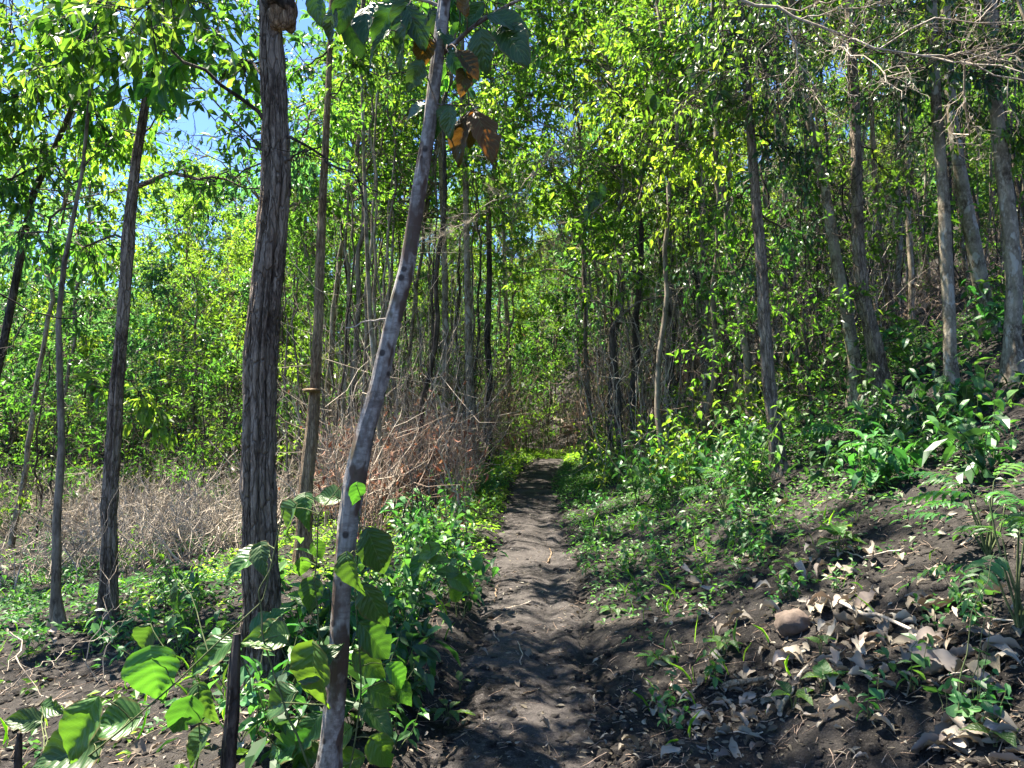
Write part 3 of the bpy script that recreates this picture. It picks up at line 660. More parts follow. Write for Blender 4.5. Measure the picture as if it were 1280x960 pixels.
# ------------------------------------------------------------------ hanging branches with leaves on the near trees
def limb(key, p0, p1, r0, rng, lmat, bmat, leafL=.09, tw=26, lpt=7, sag=.05, tpl=LT4, w=(.34, .48), twl=.3, start=.3, name='branch'):
    root = HERO[key][0]; o = np.array(root.location)
    path = curve([p0], [p1], 12, .10, rng, sag=sag)
    wood = MB(); v, q, _ = tubes(path, np.linspace(r0, r0*.25, 12)[None], 7); wood.add(v, q)
    idx = rng.uniform(start, 1, tw)*11; i0 = np.clip(idx.astype(int), 0, 10); fr = (idx-i0)[:, None]
    w0 = path[0, i0]*(1-fr) + path[0, i0+1]*fr; ax = unit(path[0, i0+1]-path[0, i0])
    wd = unit(ax*.5 + rng.normal(0, .7, (tw, 3)) + np.array([0, 0, -.15]))
    T = curve(w0, w0 + wd*(twl*rng.uniform(.5, 1.4, tw))[:, None], 5, .1, rng, sag=.08)
    v, q, _ = tubes(T, np.tile(np.linspace(.0035, .0012, 5), (tw, 1)), 4); wood.add(v, q)
    b = wood.build(name, bmat, root); b.data.transform(Matrix.Translation((-o).tolist()))
    n = tw*lpt; ti = np.repeat(np.arange(tw), lpt); s = rng.uniform(.15, 1.02, n)*4; i0 = np.clip(s.astype(int), 0, 3); fr = (s-i0)[:, None]
    P = T[ti, i0]*(1-fr) + T[ti, i0+1]*fr
    D = unit(wd[ti]*.5 + rng.normal(0, .5, (n, 3)) + np.array([0, 0, -.6])); N = unit(rng.normal(0, .45, (n, 3)) + np.array([0, 0, 1.]))
    if n == 0: return path[0]
    lv = MB(); leaves(lv, P, D, N, leafL*rng.uniform(.6, 1.3, n), rng.uniform(w[0], w[1], n), rng.uniform(0, 1, n), tpl, 0, .15)
    f = lv.build('foliage', lmat, b); f.data.transform(Matrix.Translation((-o).tolist()))
    return path[0]
def on(key, py):
    P = HERO[key][1]; _, y, _ = proj(P); o = np.argsort(y); return np.array([np.interp(py, y[o], P[o, k]) for k in range(3)])
rl = rg(44)
def L_(key, y0, x1, y1, d1, r0=.012, **kw):
    m = kw.pop('lm', 'leaf_mid'); b = kw.pop('bm', 'bark_dark')
    p0 = HERO[key][1][-1] if y0 == 'top' else on(key, y0)
    return limb(key, p0, at(x1, y1, d1), r0, rl, M[m], M[b], **kw)
# left-hand: foliage round the sky gap
L_('main', -60, 178, -6, 3.6, .017, tw=14, start=.6)
L_('main', 165, 178, -8, 3.7, .014, tw=10, lpt=3, start=.75, sag=-.03)
L_('left2', 235, 330, 236, 6.0, .022, tw=7, lpt=2, sag=-.10, bm='bark_brown', start=.5)
L_('left2', 60, 120, 60, 5.2, .012, leafL=.17, tw=14, lpt=5, lm='leaf_mid', twl=.35)
L_('left2', 20, 230, 70, 5.0, .012, leafL=.17, tw=12, lpt=5, twl=.32)
L_('left2', 0, 60, 20, 5.0, .012, leafL=.16, tw=14, lpt=6, twl=.4)
L_('left2', 40, 190, 90, 4.8, .010, leafL=.19, tw=10, lpt=5, twl=.25)
L_('left2', -30, 270, 10, 5.0, .012, leafL=.17, tw=16, lpt=6, twl=.35)
L_('left2', -30, 40, 90, 5.5, .012, leafL=.10, tw=30, lpt=8, twl=.4)
L_('left2', 470, 192, 520, 6.3, .006, leafL=.15, tw=12, lpt=5, twl=.25, sag=-.1, lm='leaf_mid')
L_('left2', 480, 120, 480, 6.2, .005, leafL=.15, tw=5, lpt=4, twl=.15)
L_('left4', 60, 20, 120, 6.0, .012, tw=34, lpt=9, leafL=.10)
L_('left4', 100, 150, 200, 7.0, .012, tw=24, lpt=7, leafL=.10, start=.1)
L_('left4', 200, -30, 230, 6, .012, tw=30, lpt=8, leafL=.10)
L_('left4', 'top', 60, 40, 6, .012, tw=34, lpt=8, leafL=.10)
L_('left3', 215, 150, 150, 6.4, .008, tw=14, lpt=5, leafL=.09)
L_('left3', 230, 40, 180, 6.4, .008, tw=24, lpt=7, leafL=.09)
L_('left3', 'top', 100, 190, 6.5, .008, tw=24, lpt=7, leafL=.09)
L_('main', 130, 250, 30, 5.0, .010, tw=24, lpt=7, leafL=.09)
L_('main', 190, 268, 150, 4.6, .008, tw=14, lpt=5, leafL=.07, start=.5)
L_('main', 200, 230, 205, 5.0, .006, tw=12, lpt=5, leafL=.07, start=.5)
L_('left2', 180, 240, 60, 6.5, .008, tw=18, lpt=6, leafL=.09, start=.3)
L_('main', 60, 290, 90, 5.2, .008, tw=18, lpt=7, leafL=.08, start=.3)
L_('main', 'top', 430, 60, 5.5, .015, tw=34, lpt=8, leafL=.09)
L_('main', 'top', 250, 20, 5.5, .015, tw=30, lpt=8, leafL=.09)
L_('main', 175, 495, 243, 4.2, .010, tw=6, lpt=0, start=.2, sag=.03)
L_('main', 215, 388, 192, 3.9, .009, tw=5, lpt=0, sag=-.16)
L_('mid6', 120, 450, 60, 7.0, .010, tw=24, lpt=8)
L_('mid6', 60, 330, 120, 8.0, .010, tw=24, lpt=8)
# centre top
for (k, y0, x1, y1, d1) in (('spot', -50, 660, 20, 3.4), ('r19', 200, 760, 120, 9), ('r19', 160, 700, 60, 8), ('r20', 240, 720, 240, 9), ('r20', 260, 790, 300, 9),
                            ('r19', 'top', 720, -10, 8), ('r17', 310, 800, 200, 8), ('mid9', 150, 660, 200, 10), ('mid9', 120, 620, 120, 10), ('mid9', 200, 680, 290, 11)):
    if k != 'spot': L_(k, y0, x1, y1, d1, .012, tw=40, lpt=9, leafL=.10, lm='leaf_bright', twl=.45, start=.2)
# right top: leafy and dry branches
for i, (k, y0, x1, y1, d1) in enumerate((('r9', 60, 860, 40, 6.5), ('r9', 100, 850, 130, 6.5), ('r9', 40, 1030, 30, 6.0), ('r9', 20, 960, -10, 5.5), ('r10', 60, 1080, 40, 8),
                            ('r10', 40, 930, 60, 8), ('r11', 80, 1150, 60, 8), ('r11', 60, 1010, 20, 7), ('r12', 60, 1110, 100, 7), ('r12', 40, 1240, 40, 6.5), ('r14', 60, 1170, 30, 6),
                            ('r14', 40, 1290, 40, 6), ('r12', 10, 1100, 0, 6), ('r9', 230, 870, 250, 8), ('r9', 300, 900, 350, 8.5), ('r9', 260, 1010, 300, 8.5),
                            ('r11', 180, 1140, 220, 9), ('r10', 200, 990, 220, 9), ('r17', 330, 850, 360, 8.5), ('r17', 350, 910, 330, 8.5), ('r18', 300, 1030, 260, 9), ('r13', 150, 1130, 180, 10), ('r13', 60, 1250, 100, 10))):
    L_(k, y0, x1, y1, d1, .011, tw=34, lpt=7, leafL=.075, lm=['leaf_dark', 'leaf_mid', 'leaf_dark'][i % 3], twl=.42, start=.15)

for i, (k, y0, x1, y1, d1) in enumerate((('r9', 20, 870, -20, 5.0), ('r9', 50, 1000, 90, 5.6), ('r10', 20, 900, 20, 7), ('r10', 100, 960, 130, 7), ('r11', 30, 1120, 10, 6.5), ('r12', 90, 1060, 130, 7), ('r12', 120, 1230, 140, 7),
                            ('r14', 80, 1210, 90, 6), ('r14', 150, 1290, 170, 6.5), ('r13', 100, 1140, 90, 9), ('r19', 120, 900, 110, 8), ('r20', 250, 870, 200, 8), ('r9', 120, 900, 90, 6.5), ('r9', 170, 1000, 190, 7), ('spot', -60, 560, -30, 3.2))):
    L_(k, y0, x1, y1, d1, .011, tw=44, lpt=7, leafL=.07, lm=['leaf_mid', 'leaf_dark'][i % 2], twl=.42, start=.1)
for i, (k, y0, x1, y1, d1) in enumerate((('main', 'top', 350, -10, 6), ('mid6', 40, 480, 30, 7), ('mid6', 'top', 520, 10, 7.5), ('mid7', 90, 560, 70, 9), ('mid7', 150, 400, 150, 9), ('mid8', 130, 500, 110, 12), ('mid8', 'top', 600, 0, 11), ('mid9', 130, 640, 60, 12),
                            ('mid6', 180, 340, 210, 8), ('left4', 60, 30, 60, 6), ('left4', 130, -20, 150, 6), ('left3', 260, 20, 290, 7), ('left2', 160, 110, 170, 7.5), ('left2', 300, 60, 310, 7.5))):
    L_(k, y0, x1, y1, d1, .010, tw=40, lpt=8, leafL=.10, lm=['leaf_bright', 'leaf_mid', 'leaf_cool'][i % 3], twl=.45, start=.2)

for i, (k, y0, x1, y1, d1) in enumerate((('r9', 40, 800, 60, 7.5), ('r9', 90, 760, 0, 7.8), ('r9', 150, 830, 190, 8), ('r9', 10, 850, -60, 7.5), ('r9', 60, 720, 130, 8.5), ('r20', 250, 790, 180, 9.5), ('r19', 250, 740, 320, 10.5), ('r19', 300, 900, 310, 10),
                            ('r9', -20, 800, -120, 8), ('r9', 'top', 700, -160, 8), ('r9', 'top', 850, -200, 8.5), ('r19', 'top', 860, -60, 9))):
    L_(k, y0, x1, y1, d1, .012, tw=50, lpt=8, leafL=.09, lm=['leaf_bright', 'leaf_mid'][i % 2], twl=.5, start=.15)  # leafy limbs overhead, added to shade the bank; the last few are unseen

# ------------------------------------------------------------------ bare twigs
def bare(mb, p0, p1, r0, rng, lv=3, sub=7, sides=4, sag=0.0, spread=.6):
    P = curve([p0], [p1], 14, .12, rng, sag=sag); R0 = np.linspace(r0, r0*.3, 14)[None]
    v, q, _ = tubes(P, R0, max(sides, 6)); mb.add(v, q)
    cur = P; L = np.linalg.norm(np.asarray(p1)-np.asarray(p0)); rad = r0*.5
    for k in range(lv):
        m, n, _ = cur.shape; s = rng.uniform(.1, .98, (m, sub))*(n-1); i0 = np.clip(s.astype(int), 0, n-2); fr = (s-i0)[..., None]; a = np.arange(m)[:, None]
        w0 = (cur[a, i0]*(1-fr)+cur[a, i0+1]*fr).reshape(-1, 3); ax = unit(cur[a, i0+1]-cur[a, i0]).reshape(-1, 3)
        L *= .42; d = unit(ax + rng.normal(0, spread, w0.shape)); ll = L*rng.uniform(.4, 1.3, len(w0))
        cur = curve(w0, w0+d*ll[:, None], 7, .15, rng, sag=.05)
        v, q, _ = tubes(cur, np.tile(np.linspace(rad, rad*.4, 7), (len(cur), 1)), 3 if k else 4); mb.add(v, q); rad *= .5; sub = max(3, sub-2)
def dead_branch(label, pts, r0, seed, mat='twig_pale', lv=3, sub=8, name='dead_branch', cat='branch', group=None, spread=.6, sag=0):
    rr = rg(seed); a, b = at(*pts[0]), at(*pts[1]); root = empty(name, a)
    mb = MB(); bare(mb, np.zeros(3), b-a, r0, rr, lv, sub, sag=sag, spread=spread); mb.build('twigs', M[mat], root); return tag(root, label, cat, group)
dead_branch('long pale bare branch reaching down across the top right corner', [(920, -8, 4.6), (1300, 98, 3.8)], .011, 1, lv=3, sub=10, sag=-.03)
dead_branch('thinner bare branch crossing above the long pale one at the top right', [(1300, 60, 5.2), (960, 55, 5.5)], .008, 2, 'twig_dark', 3, 9)
dead_branch('tangle of dry grey twigs hanging in front of the straight brown tree', [(1000, 0, 6.0), (860, 120, 6.4)], .009, 3, 'twig_dark', 3, 9)
dead_branch('dry twigs hanging between the mossy grey tree and the lichen-grey tree', [(1170, 150, 7.4), (1040, 235, 7.6)], .008, 4, 'twig_dark', 3, 9)
dead_branch('bare side branch hanging low behind the mossy grey tree', [(1060, 150, 8.6), (930, 215, 8.2)], .008, 5, 'twig_pale', 3, 8)
dead_branch('spray of fine dry twigs against the tall far trees above the trail', [(700, 180, 11), (560, 280, 11)], .012, 6, 'twig_pale', 3, 12, spread=.9)
dead_branch('dry twig spray to the right of the far pale trunks', [(760, 250, 12), (650, 330, 12)], .012, 7, 'twig_rose', 3, 12, spread=.9)
dead_branch('thin twigs crossing the blue gap in the leaves', [(255, 130, 6), (205, 225, 6)], .003, 8, 'twig_dark', 2, 6)
dead_branch('dark wiry vine slanting past the crooked grey tree on the left', [(-10, 362, 4.6), (205, 448, 5.4)], .006, 9, 'twig_dark', 1, 3, name='vine', cat='vine', sag=.03)
dead_branch('short dark wiry vine dropping to the left edge', [(32, 392, 4.7), (-8, 460, 4.7)], .005, 10, 'twig_dark', 1, 2, name='vine', cat='vine')
dead_branch('bare curved twig springing from the blotched leaning trunk', [(486, 395, 2.9), (432, 412, 2.9)], .005, 12, 'twig_pale', 1, 2)

dead_branch('arching pale dry vine stem over the shaded slope near the right edge', [(1125, 588, 6.0), (1195, 640, 5.6)], .006, 21, lv=1, sub=4, sag=-.18, name='dry_vine', cat='vine')
dead_branch('tangled thin dry stems among the white-lit leaves at the right edge', [(1170, 560, 6.2), (1290, 640, 5.4)], .005, 22, 'twig_rose', 2, 7, name='dry_vine', cat='vine')
dead_branch('long drooping dry stem crossing the right edge below the broad leaves', [(1150, 610, 5.4), (1300, 655, 4.8)], .004, 23, 'twig_rose', 2, 5, sag=-.08, name='dry_vine', cat='vine')
dead_branch('thin dark leaning stem rising from the shaded slope near the right edge', [(1180, 640, 5.6), (1150, 480, 5.8)], .006, 24, 'twig_dark', 2, 6, name='dry_stalk', cat='stalk')
dead_branch('tall pale dry grass stalk standing left of the heart-leaved plant', [(122, 850, 4.2), (128, 640, 4.3)], .003, 25, lv=1, sub=5, spread=.35, name='dry_stalk', cat='stalk')
dead_branch('pale dry stalk beside the tallest one, left of the heart-leaved plant', [(118, 860, 4.0), (148, 690, 4.2)], .0025, 26, lv=1, sub=4, spread=.35, name='dry_stalk', cat='stalk')
dead_branch('long pale stalk lying slantwise over the ground at the lower left', [(12, 790, 3.6), (95, 895, 3.3)], .004, 27, lv=1, sub=3, name='dry_stalk', cat='stalk')
dead_branch('thin dead stems criss-crossing at the far left bottom corner', [(-10, 880, 3.3), (110, 800, 3.6)], .003, 28, lv=2, sub=4, name='dry_stalk', cat='stalk')
dead_branch('pale bare shoot in front of the slim orange-brown tree', [(372, 640, 6.2), (345, 500, 6.3)], .005, 29, lv=2, sub=4, spread=.4, name='dry_stalk', cat='stalk')
dead_branch('thin bare vine looping from the slim orange-brown tree to the pale sapling', [(352, 300, 6.6), (455, 480, 7.0)], .004, 30, 'twig_pale', 1, 3, sag=.08, name='vine', cat='vine')

# ------------------------------------------------------------------ dry brush (nobody could count the stems)
def brush(name, label, n, region, hgt, mat, seed, lean=.6, r0=.0035, sub=2, leafn=0, leafmat=None):
    rr = rg(seed); x, y = region(rr, n); z = H(x, y, False) - .02; n = len(x)
    p0 = np.stack([x, y, z], -1); az = rr.uniform(0, 6.28, n)+0; L = hgt*rr.uniform(.35, 1.3, n)
    d = unit(np.stack([np.cos(az)*lean*rr.uniform(.2, 1.6, n), np.sin(az)*lean*rr.uniform(.2, 1.6, n), np.ones(n)], -1))
    P = curve(p0, p0+d*L[:, None], 7, .10, rr, sag=-.08)
    dep = (y/10); mb = MB(); v, q, _ = tubes(P, (r0*rr.uniform(.5, 1.5, n))[:, None]*np.linspace(1, .35, 7)[None], 3); mb.add(v, q)
    m = n*sub; s = rr.uniform(.2, .95, m)*6; a = np.repeat(np.arange(n), sub); i0 = np.clip(s.astype(int), 0, 5); fr = (s-i0)[:, None]
    w0 = P[a, i0]*(1-fr)+P[a, i0+1]*fr; dd = unit(d[a]+rr.normal(0, .75, (m, 3)))
    Q = curve(w0, w0+dd*(L[a]*rr.uniform(.2, .6, m))[:, None], 4, .12, rr, sag=.08)
    v, q, _ = tubes(Q, np.tile(np.linspace(r0*.6, r0*.25, 4), (m, 1)), 3); mb.add(v, q)
    if leafn:
        k = rr.integers(0, m, leafn); Pl = Q[k, rr.integers(1, 4, leafn)]; D = unit(rr.normal(0, .5, (leafn, 3))+np.array([0, 0, -.9])); N = unit(rr.normal(0, 1, (leafn, 3)))
        leaves(mb, Pl, D, N, rr.uniform(.05, .12, leafn), .4, rr.uniform(0, 1, leafn), LT4, 1, .5)
    o = mb.build(name, [M[mat]]+([leafmat] if leafn else [])); tag(o, label, None, None, 'stuff'); return o
def reg_left(rr, n):
    y = np.sqrt(rr.uniform(8.5**2, 19**2, n)); x = y*rr.uniform(-.80, -.28, n)
    k = (n2(x, y, .45, 2, 4.) > -.08); return x[k], y[k]
brush('dry_brush', 'pale tangled dry brush filling the clearing on the left', 4800, reg_left, .85, 'twig_pale', 31, 1.1, .0075)
def reg_mid(rr, n):
    y = np.sqrt(rr.uniform(7.8**2, 15**2, n)); x = y*rr.uniform(-.21, -.04, n) - .2; k = n2(x, y, .9, 2, 14.) > -.06; return x[k], y[k]
brush('dry_brush', 'reddish brown dead stems and twigs standing left of the trail', 1500, reg_mid, 1.2, 'twig_rose', 32, .5, .0055, 3, 1500, M['leaf_red'])
brush('dry_brush', 'thicker broken dead stalks in the left clearing', 420, reg_left, 1.15, 'twig_pale', 41, .7, .011, 4, 500, M['leaf_dry'])
brush('dry_brush', 'thicker broken dead stalks in the reddish thicket left of the trail', 260, reg_mid, 1.6, 'twig_pale', 42, .45, .010, 4, 500, M['leaf_red'])
def reg_far(rr, n):
    y = np.sqrt(rr.uniform(16**2, 24**2, n)); x = y*rr.uniform(-.25, .28, n); k = np.abs(x-path_x(y)) > (.9-(y > 22)); return x[k], y[k]
brush('dry_brush', 'tall brown dead stems crowding the shade behind the end of the trail', 2300, reg_far, 2.1, 'twig_rose', 33, .35, .006, 2, 2500, M['leaf_red'])
def reg_slope(rr, n):
    y = np.sqrt(rr.uniform(9**2, 20**2, n)); x = y*rr.uniform(.12, .8, n); k = x-path_x(y) > 1.2; return x[k], y[k]
brush('dry_brush', 'sparse dry stalks among the trunks of the right slope', 1300, reg_slope, .9, 'twig_rose', 34, .8, .0045, 2, 1200, M['leaf_dry'])
def reg_poles(rr, n):
    y = np.sqrt(rr.uniform(10**2, 22**2, n)); x = y*rr.uniform(-.27, .55, n); k = np.abs(x-path_x(y)) > 1.0; return x[k], y[k]
brush('bare_stems', 'thin bare upright stems and twigs crowding the wood behind the trail', 620, reg_poles, 3.4, 'twig_pale', 35, .16, .0085, 5)
brush('bare_stems', 'thin dark upright stems and twigs crowding the wood behind the trail', 480, reg_poles, 3.8, 'bark_dark', 36, .14, .009, 5)
# charred upright stubs in the thicket
rr = rg(77)
for k in range(26):
    px, py = rr.uniform(470, 560), rr.uniform(600, 690); p = hit(px, py)
    root = empty('burnt_stalk', p); mb = MB(); h = rr.uniform(.35, .9)
    P = curve([[0, 0, -.05]], [[rr.normal(0, .08), rr.normal(0, .08), h]], 8, .12, rr); v, q, _ = tubes(P, np.linspace(.014, .006, 8)[None]*rr.uniform(.6, 1.2), 6); mb.add(v, q)
    mb.build('stem', M['twig_dark'], root); tag(root, 'dark burnt stalk standing in the reddish thicket left of the trail', 'stalk', 'burnt stalks in the reddish thicket')

# ------------------------------------------------------------------ undergrowth
def herb(seed, h, n_st, n_lf, leafL, lmat, w=(.45, .65), spread=.5, tpl=LT4, droop=.3):
    rr = rg(seed); az = np.arange(n_st)*GOLD+rr.uniform(0, 1, n_st); L = h*rr.uniform(.6, 1.15, n_st); sp_ = spread*rr.uniform(.3, 1.2, n_st)
    p1 = np.stack([np.cos(az)*sp_*h, np.sin(az)*sp_*h, L], -1)
    P = curve(np.zeros((n_st, 3))+rr.normal(0, .02, (n_st, 3))*[1, 1, 0], p1, 6, .08, rr)
    st = MB(); v, q, _ = tubes(P, np.tile(np.linspace(.0035, .0012, 6), (n_st, 1))*(h/.3)**.5, 4); st.add(v, q)
    n = n_st*n_lf; a = np.repeat(np.arange(n_st), n_lf); s = (np.tile(np.linspace(.3, 1, n_lf), n_st))*5; i0 = np.clip(s.astype(int), 0, 4); fr = (s-i0)[:, None]
    B = P[a, i0]*(1-fr)+P[a, i0+1]*fr; la = np.tile(np.arange(n_lf)*2.1, n_st)+rr.uniform(-.5, .5, n)+np.repeat(az, n_lf)
    D = unit(np.stack([np.cos(la), np.sin(la), -droop+rr.normal(0, .3, n)], -1)); N = unit(rr.normal(0, .3, (n, 3))+np.array([0, 0, 1.]))
    lf = MB(); leaves(lf, B, D, N, leafL*rr.uniform(.6, 1.25, n), rr.uniform(*w, n), rr.uniform(0, 1, n), tpl, 0, .15)
    return st.mesh('stem', M['stem_green']), lf.mesh('foliage', lmat)
HB = [herb(200+k, .28, 3, 6, .075, M['leaf_herb']) for k in range(3)] + [herb(210+k, .55, 4, 8, .11, M['leaf_herb'], (.4, .55)) for k in range(3)] + \
     [herb(220+k, .45, 4, 5, .19, M['leaf_dark'], (.4, .5), .6, droop=.5) for k in range(2)] + [herb(230, .7, 5, 12, .085, M['leaf_bright'], (.4, .55))] + \
     [herb(240, .6, 4, 5, .21, M['leaf_herb'], (.42, .52), .5, droop=.5)]
def plant(p, k, sc, rz, label, cat='plant', group=None, tilt=0.):
    root = empty('plant', p); root.rotation_euler = (tilt, 0, rz); root.scale = (sc,)*3
    st, lf = HB[k]; obj('stem', st, root); obj('foliage', lf, root); return tag(root, label, cat, group)
rp = rg(300)
preg = [  # n, px range, py range, kinds, scale
    (60, (730, 960), (545, 640), (3, 4, 5, 8), (.7, 1.3), 'leafy green plant on the bank right of the trail', 'plants on the bank right of the trail'),
    (44, (560, 655), (560, 660), (3, 4, 5, 8), (.6, 1.1), 'bright leafy plant along the left edge of the trail', 'plants along the left edge of the trail'),
    (34, (490, 590), (650, 780), (3, 5, 6, 9), (.5, 1.0), 'leafy plant crowding the left side of the trail below the thicket', 'plants below the thicket'),
    (40, (930, 1270), (500, 620), (5, 6, 7, 9, 3), (.5, 1.1), 'broad-leaved plant on the shaded slope among the trees', 'broad-leaved plants on the shaded slope'),
    (34, (700, 960), (620, 720), (0, 1, 2), (.6, 1.1), 'small seedling at the foot of the right bank', 'seedlings at the foot of the bank'),
    (16, (820, 1260), (680, 940), (0, 1, 2), (.45, .8), 'small seedling sprouting from the dark litter-strewn slope', 'seedlings on the dark slope'),
    (28, (0, 300), (690, 840), (0, 1, 2, 3, 4, 8), (.4, .9), 'green plant on the sunlit ground left of the thick tree', 'plants on the sunlit ground at the left'),
    (34, (300, 520), (740, 960), (3, 5, 6, 7, 9), (.5, 1.0), 'leafy plant under the heart-leaved vine', 'plants under the heart-leaved vine'),
    (30, (880, 1270), (400, 500), (3, 4, 8), (.8, 1.3), 'sunlit plant between the trunks up the slope', 'sunlit plants up the slope')]
for (n, xr, yr, ks, (s0, s1), lab, grp) in preg:
    for _ in range(n):
        p = hit(rp.uniform(*xr), rp.uniform(*yr))
        if abs(p[0]-path_x(p[1])) < .45 and p[1] < 20: continue
        plant(p, int(rp.choice(ks)), rp.uniform(s0, s1), rp.uniform(0, 6.28), lab, 'plant', grp)
# ground cover (uncountable)
def cover(name, label, n, sampler, leafL, mat, seed, tpl=LT2, hh=.08, clus=5):
    rr = rg(seed); x, y = sampler(rr, n); n = len(x); x = np.repeat(x, clus)+rr.normal(0, .035, n*clus); y = np.repeat(y, clus)+rr.normal(0, .035, n*clus); m = len(x)
    z = H(x, y)+rr.uniform(.01, hh, m)*np.repeat(rr.uniform(.3, 1.5, n), clus)
    a = rr.uniform(0, 6.28, m); D = unit(np.stack([np.cos(a), np.sin(a), rr.normal(0, .3, m)], -1)); N = unit(rr.normal(0, .35, (m, 3))+np.array([0, 0, 1.]))
    mb = MB(); leaves(mb, np.stack([x, y, z], -1), D, N, leafL*rr.uniform(.5, 1.4, m), .55, rr.uniform(0, 1, m), tpl, 0, .1)
    return tag(mb.build(name, mat), label, None, None, 'stuff')
def s_right(rr, n):
    y = np.sqrt(rr.uniform(4.**2, 18**2, n)); x = path_x(y)+rr.uniform(.35, 6, n); s = x-path_x(y)
    dens = sstep(.3, .6, s)*sstep(2.5, 7, y)*(.35+sstep(-.15, .12, n2(x, y, .8, 2, 6.)))*(1-.6*sstep(2.4, 4, s)*(1-sstep(8, 11, y)))
    k = rr.uniform(0, 1, n) < dens; return x[k], y[k]
cover('ground_cover', 'low leafy ground cover on the bank right of the trail', 17000, s_right, .042, M['leaf_herb'], 401)
def s_mid(rr, n):
    y = np.sqrt(rr.uniform(2.2**2, 24**2, n)); x = path_x(y)-rr.uniform(.4, 3.5, n); s = path_x(y)-x
    k = rr.uniform(0, 1, n) < sstep(.3, .55, s)*(.2+sstep(-.1, .1, n2(x, y, .8, 2, 7.)))*(.25+.75*sstep(3, 6, y)); return x[k], y[k]
cover('ground_cover', 'low bright leaves covering the ground left of the trail', 9000, s_mid, .055, M['leaf_bright'], 402)
def s_left(rr, n):
    y = np.sqrt(rr.uniform(3.5**2, 14**2, n)); x = -y*rr.uniform(.3, .85, n)
    k = rr.uniform(0, 1, n) < .05+sstep(-.02, .15, n2(x, y, .7, 2, 8.)); return x[k], y[k]
cover('ground_cover', 'patchy green leaves over the sunlit ground on the left', 6000, s_left, .05, M['leaf_herb'], 403)
def s_trail(rr, n):
    y = rr.uniform(17, 26, n); x = path_x(y)+rr.uniform(-1.4, 2.0, n); k = (np.abs(x-path_x(y)) > .5) | (y > 20.8); return x[k], y[k]
cover('ground_cover', 'short green growth over the far end of the trail', 2600, s_trail, .07, M['leaf_bright'], 404)

# grass blades
def grass():
    rr = rg(405); n = 3400; y = np.sqrt(rr.uniform(3.2**2, 14**2, n)); side = rr.uniform(0, 1, n) < .5
    x = np.where(side, -y*rr.uniform(.2, .85, n), path_x(y)+np.where(rr.uniform(0, 1, n) < .5, rr.uniform(.6, 2.2, n), -rr.uniform(.45, 1.6, n)))
    k = n2(x, y, 1.1, 2, 2.) > -.02; x, y = x[k], y[k]; n = len(x)
    p0 = np.stack([x, y, H(x, y)-.01], -1); D = unit(rr.normal(0, .55, (n, 3))*[1, 1, .1]+np.array([0, 0, 1.]))
    mb = MB(); leaves(mb, p0, D, unit(rr.normal(0, 1, (n, 3))), rr.uniform(.05, .17, n), .035, rr.uniform(.3, 1, n), LT4, 0, .35)
    tag(mb.build('grass', M['leaf_bright']), 'thin grass blades beside the trail and on the left', None, None, 'stuff')
grass()

# ------------------------------------------------------------------ leaf litter, clods, sticks
def litter():
    rr = rg(500); n = 29000; y = 1.6*np.exp(rr.uniform(0, 1, n)*math.log(16/1.6)); x = y*rr.uniform(-.8, .8, n)
    s = x-path_x(y); d = np.where(s > .45, .55+.9*(n2(x, y, 1.2, 2, 12.) > .02), .5)*np.where(np.abs(s) < .4, .95, 1.)
    k = rr.uniform(0, 1.3, n) < d; x, y = x[k], y[k]; n = len(x)
    P = np.stack([x, y, H(x, y)+rr.uniform(.004, .022, n)], -1); a = rr.uniform(0, 6.28, n)
    D = unit(np.stack([np.cos(a), np.sin(a), rr.normal(0, .25, n)], -1)); N = unit(rr.normal(0, .5, (n, 3))+np.array([0, 0, 1.]))
    L = rr.gamma(3, .006, n)+.010
    mb = MB(); leaves(mb, P, D, N, np.clip(L, .01, .055), rr.uniform(.25, .6, n), rr.uniform(0, 1, n)**1.3, LT4, 0, rr.uniform(-.5, .6, n))
    tag(mb.build('leaf_litter', M['leaf_dry']), 'scattered small dry leaves and flakes on the soil', None, None, 'stuff')
litter()
def stalks():
    rr = rg(510); n = 5200; y = 1.7*np.exp(rr.uniform(0, 1, n)*math.log(11/1.7)); x = y*rr.uniform(-.75, .75, n); k = rr.uniform(0, 1, n) < np.where(np.abs(x-path_x(y)) < .35, .35, 1.); x, y = x[k], y[k]; n = len(x)
    a = rr.uniform(0, 6.28, n); L = rr.gamma(2, .025, n)+.02; q0 = np.stack([x, y], -1); q1 = q0+np.stack([np.cos(a), np.sin(a)], -1)*L[:, None]
    p0 = np.concatenate([q0, (H(q0[:, 0], q0[:, 1])+.006)[:, None]], 1); p1 = np.concatenate([q1, (H(q1[:, 0], q1[:, 1])+rr.uniform(.004, .03, n))[:, None]], 1)
    P = curve(p0, p1, 4, .08, rr); v, q, _ = tubes(P, rr.uniform(.0008, .0026, n)[:, None]*np.linspace(1, .6, 4)[None], 3); mb = MB(); mb.add(v, q)
    tag(mb.build('twig_litter', M['twig_rose']), 'fine broken twigs and stems strewn over the soil', None, None, 'stuff')
stalks()
